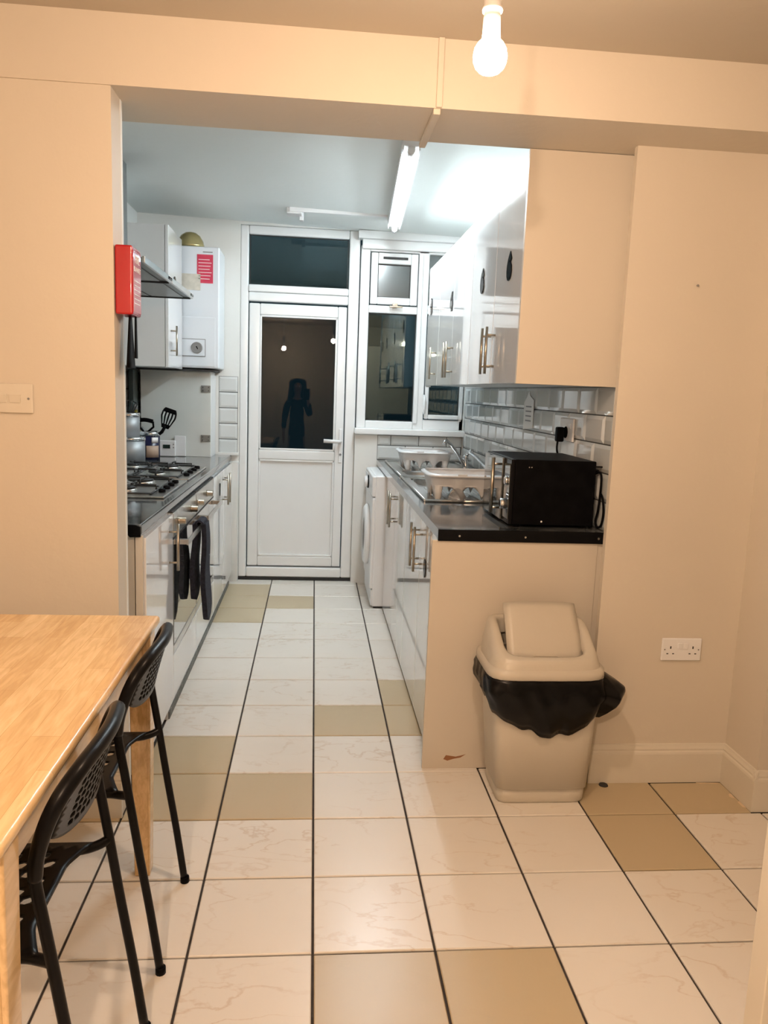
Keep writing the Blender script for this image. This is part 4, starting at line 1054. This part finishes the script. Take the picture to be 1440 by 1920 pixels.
bgo = obj('bin_bag', bg, 'bag', bn); so_ = bgo.modifiers.new('th', 'SOLIDIFY'); so_.thickness = .002
# lid: flange, sloping hood with scooped opening, swing flap
obj('lid_flange', loft([(2.50, -.45, .64, .47, 1.50), (2.50, -.45, .655, .485, 1.515), (2.50, -.45, .65, .48, 1.60), (2.50, -.45, .60, .43, 1.615)], n=6, close0=True, close1=False), 'binpl', bn, )
def topz(y):           # hood height profile: high at the back, low at the front
    t = max(0, min(1, (y+.93)/.72)); return 1.70+.30*(t*t*(3-2*t))
hd = MB(); seg = 72; vs = []
for (hx, hy, f) in ((.62, .45, 0), (.60, .435, .5), (.565, .415, .92), (.54, .40, 1.0), (.48, .35, .99), (.455, .33, .90), (.45, .325, .5)):
    for k in range(seg):
        a = 2*PI*(k+.5)/seg; x, y = rrect(2.50, -.45, hx, hy, a, 5)
        vs.append((x, y, 1.605+(topz(y)-1.605)*f))
hd.add(vs, [(i*seg+k, i*seg+(k+1) % seg, (i+1)*seg+(k+1) % seg, (i+1)*seg+k) for i in range(6) for k in range(seg)], True)
obj('lid_hood', hd, 'binpl', bn)
def flap(u, v):
    x = 2.53+(u-.5)*.86*(1.0-.03*v)
    y = -.62+.42*v; z = 1.62+.56*v+.03*math.sin(PI*v)-.02*(2*u-1)**4
    return (x, y, z)
obj('swing_flap', MB().sheet(flap, 10, 8, .03), 'binpl', bn)
obj('finger_dish', MB().lathe((2.53, -.60, 1.655), [(.14, -.02), (.14, .012), (.12, .016)], 24), mat('finger_dish_plastic', (.33, .29, .23), .5), bn)
obj('lid_interior', loft([(2.50, -.45, .42, .30, 1.56), (2.50, -.45, .42, .30, 1.585)], n=5), 'gasket', bn)

# ================================================================== PHOTOGRAPHER (seen mirrored in the door glass)
pr_ = thing('person', 'person with long black hair and black clothes mirrored in the door glass', 'person', (-.52, -9.55, 0))
def skin(name, joints, edges, m, parent, root=0, sub=1):
    me = bpy.data.meshes.new(name); org = wpos(parent)
    me.from_pydata([tuple((Vector(p)-org)*S) for p, r in joints], edges, [])
    o = bpy.data.objects.new(name, me); COL.objects.link(o); o.parent = parent
    sk2 = o.modifiers.new('skin', 'SKIN'); sk2.use_smooth_shade = True
    for i, (p, r) in enumerate(joints):
        rr_ = r if isinstance(r, tuple) else (r, r)
        me.skin_vertices[0].data[i].radius = (rr_[0]*S, rr_[1]*S)
        me.skin_vertices[0].data[i].use_root = (i == root)
    sb = o.modifiers.new('sub', 'SUBSURF'); sb.levels = sub; sb.render_levels = sub
    me.materials.append(M[m]); return o
bx_, by_ = -.52, -9.55
J = []; E_ = []
def jn(p, r, par=None):
    J.append((p, r)); i = len(J)-1
    if par is not None: E_.append((par, i))
    return i
pel = jn((bx_, by_, 2.45), (.33, .26)); wa = jn((bx_, by_, 2.95), (.27, .21), pel); ch = jn((bx_, by_, 3.55), (.33, .23), wa)
nk0 = jn((bx_, by_, 3.98), (.2, .17), ch); nk = jn((bx_, by_+.03, 4.16), (.12, .12), nk0)
h1 = jn((bx_+.02, by_+.06, 4.36), (.19, .21), nk); h2 = jn((bx_+.02, by_+.05, 4.62), (.24, .27), h1); h3 = jn((bx_+.02, by_+.03, 4.82), (.17, .19), h2)
for s_ in (-1, 1):
    hp = jn((bx_+.2*s_, by_, 2.25), .26, pel); kn = jn((bx_+.22*s_, by_+.03, 1.22), .16, hp); an = jn((bx_+.22*s_, by_-.02, .26), .095, kn)
    jn((bx_+.24*s_, by_+.12, .10), .10, an); jn((bx_+.25*s_, by_+.40, .07), .08, len(J)-1)
shR = jn((bx_+.42, by_, 3.85), .15, nk0); elR = jn((bx_+.62, by_+.12, 3.25), .105, shR); wrR = jn((-.02, -8.98, 4.02), .065, elR)
shL = jn((bx_-.42, by_, 3.85), .15, nk0); elL = jn((bx_-.58, by_-.05, 3.1), .105, shL); wrL = jn((bx_-.62, by_+.15, 2.45), .065, elL)
pR = jn((.00, -8.88, 4.22), (.10, .06), wrR)
for k in range(4): a = jn((.02-.045*k+.06, -8.80, 4.30+.0*k), .028, pR); b = jn((.10-.05*k*.2, -8.76, 4.34+.06*k), .025, a); jn((.03, -8.735, 4.35+.06*k), .022, b)
a = jn((-.07, -8.85, 4.3), .03, pR); jn((-.13, -8.78, 4.40), .026, a)
pL = jn((bx_-.62, by_+.22, 2.25), (.06, .09), wrL)
for k in range(4): a = jn((bx_-.62, by_+.16+.05*k, 2.08-.01*(1.5-k)**2), .027, pL); jn((bx_-.60, by_+.17+.05*k, 1.93), .024, a)
a = jn((bx_-.58, by_+.32, 2.2), .03, pL); jn((bx_-.56, by_+.36, 2.08), .026, a)
skin('body', J, E_, 'skin', pr_, pel)
hb_ = MB()
def hairf(u, v):
    a = PI*.22+u*(2*PI-PI*.44)+PI/2     # open at the face (+y)
    z = 4.98-.30*v-1.05*max(0, v-.25)
    r = .05+.34*min(1, math.sqrt(v*3.2)); 
    if v > .5: r = .39+.05*math.sin(u*30)*.3+.06*(v-.5)
    return (bx_+.02+r*math.cos(a)*(1+.25*max(0, v-.4)), by_+.02+r*math.sin(a)*1.0, z)
hb_.sheet(hairf, 28, 14, .05)
obj('hair', hb_, 'hair', pr_)
fc = MB(); hx, hy = bx_+.02, by_+.31
obj('nose', MB().tube([(hx, hy-.02, 4.64), (hx, hy+.05, 4.54), (hx, hy-.0, 4.51)], [.02, .035, .03], 8), 'skin', pr_)
for s_ in (-1, 1): obj('eye', MB().ball((hx+.085*s_, hy-.03, 4.63), .032, seg=10, rings=6), 'white', pr_)
obj('mouth', MB().ball((hx, hy-.03, 4.43), .05, 1.2, .5, .35, 12, 6), 'stickred', pr_)
D = []; DE = []
def dj(p, r, par=None):
    D.append((p, r)); i = len(D)-1
    if par is not None: DE.append((par, i))
    return i
a0 = dj((bx_, by_, 2.45), (.42, .34)); a1 = dj((bx_, by_, 2.95), (.33, .27), a0); a2 = dj((bx_, by_, 3.55), (.39, .29), a1); a3 = dj((bx_, by_, 3.95), (.26, .22), a2)
dj((bx_, by_, 1.6), (.46, .38), a0); dj((bx_, by_, .6), (.50, .42), len(D)-1)
s1_ = dj((bx_+.44, by_, 3.84), .2, a3); e1_ = dj((bx_+.62, by_+.12, 3.26), .15, s1_); dj((.03, -9.10, 3.88), .11, e1_)
s2_ = dj((bx_-.44, by_, 3.84), .2, a3); e2_ = dj((bx_-.58, by_-.05, 3.12), .15, s2_); dj((bx_-.62, by_+.1, 2.6), .11, e2_)
skin('dress', D, DE, 'dress', pr_, a0)
ph = thing('phone', 'black phone held up by the person mirrored in the door glass', 'phone', (-.1, -8.72, 4.3))
obj('phone_body', MB().box(-.20, .04, -8.735, -8.705, 4.02, 4.53), 'blackg', ph, bev=.02, seg=3)
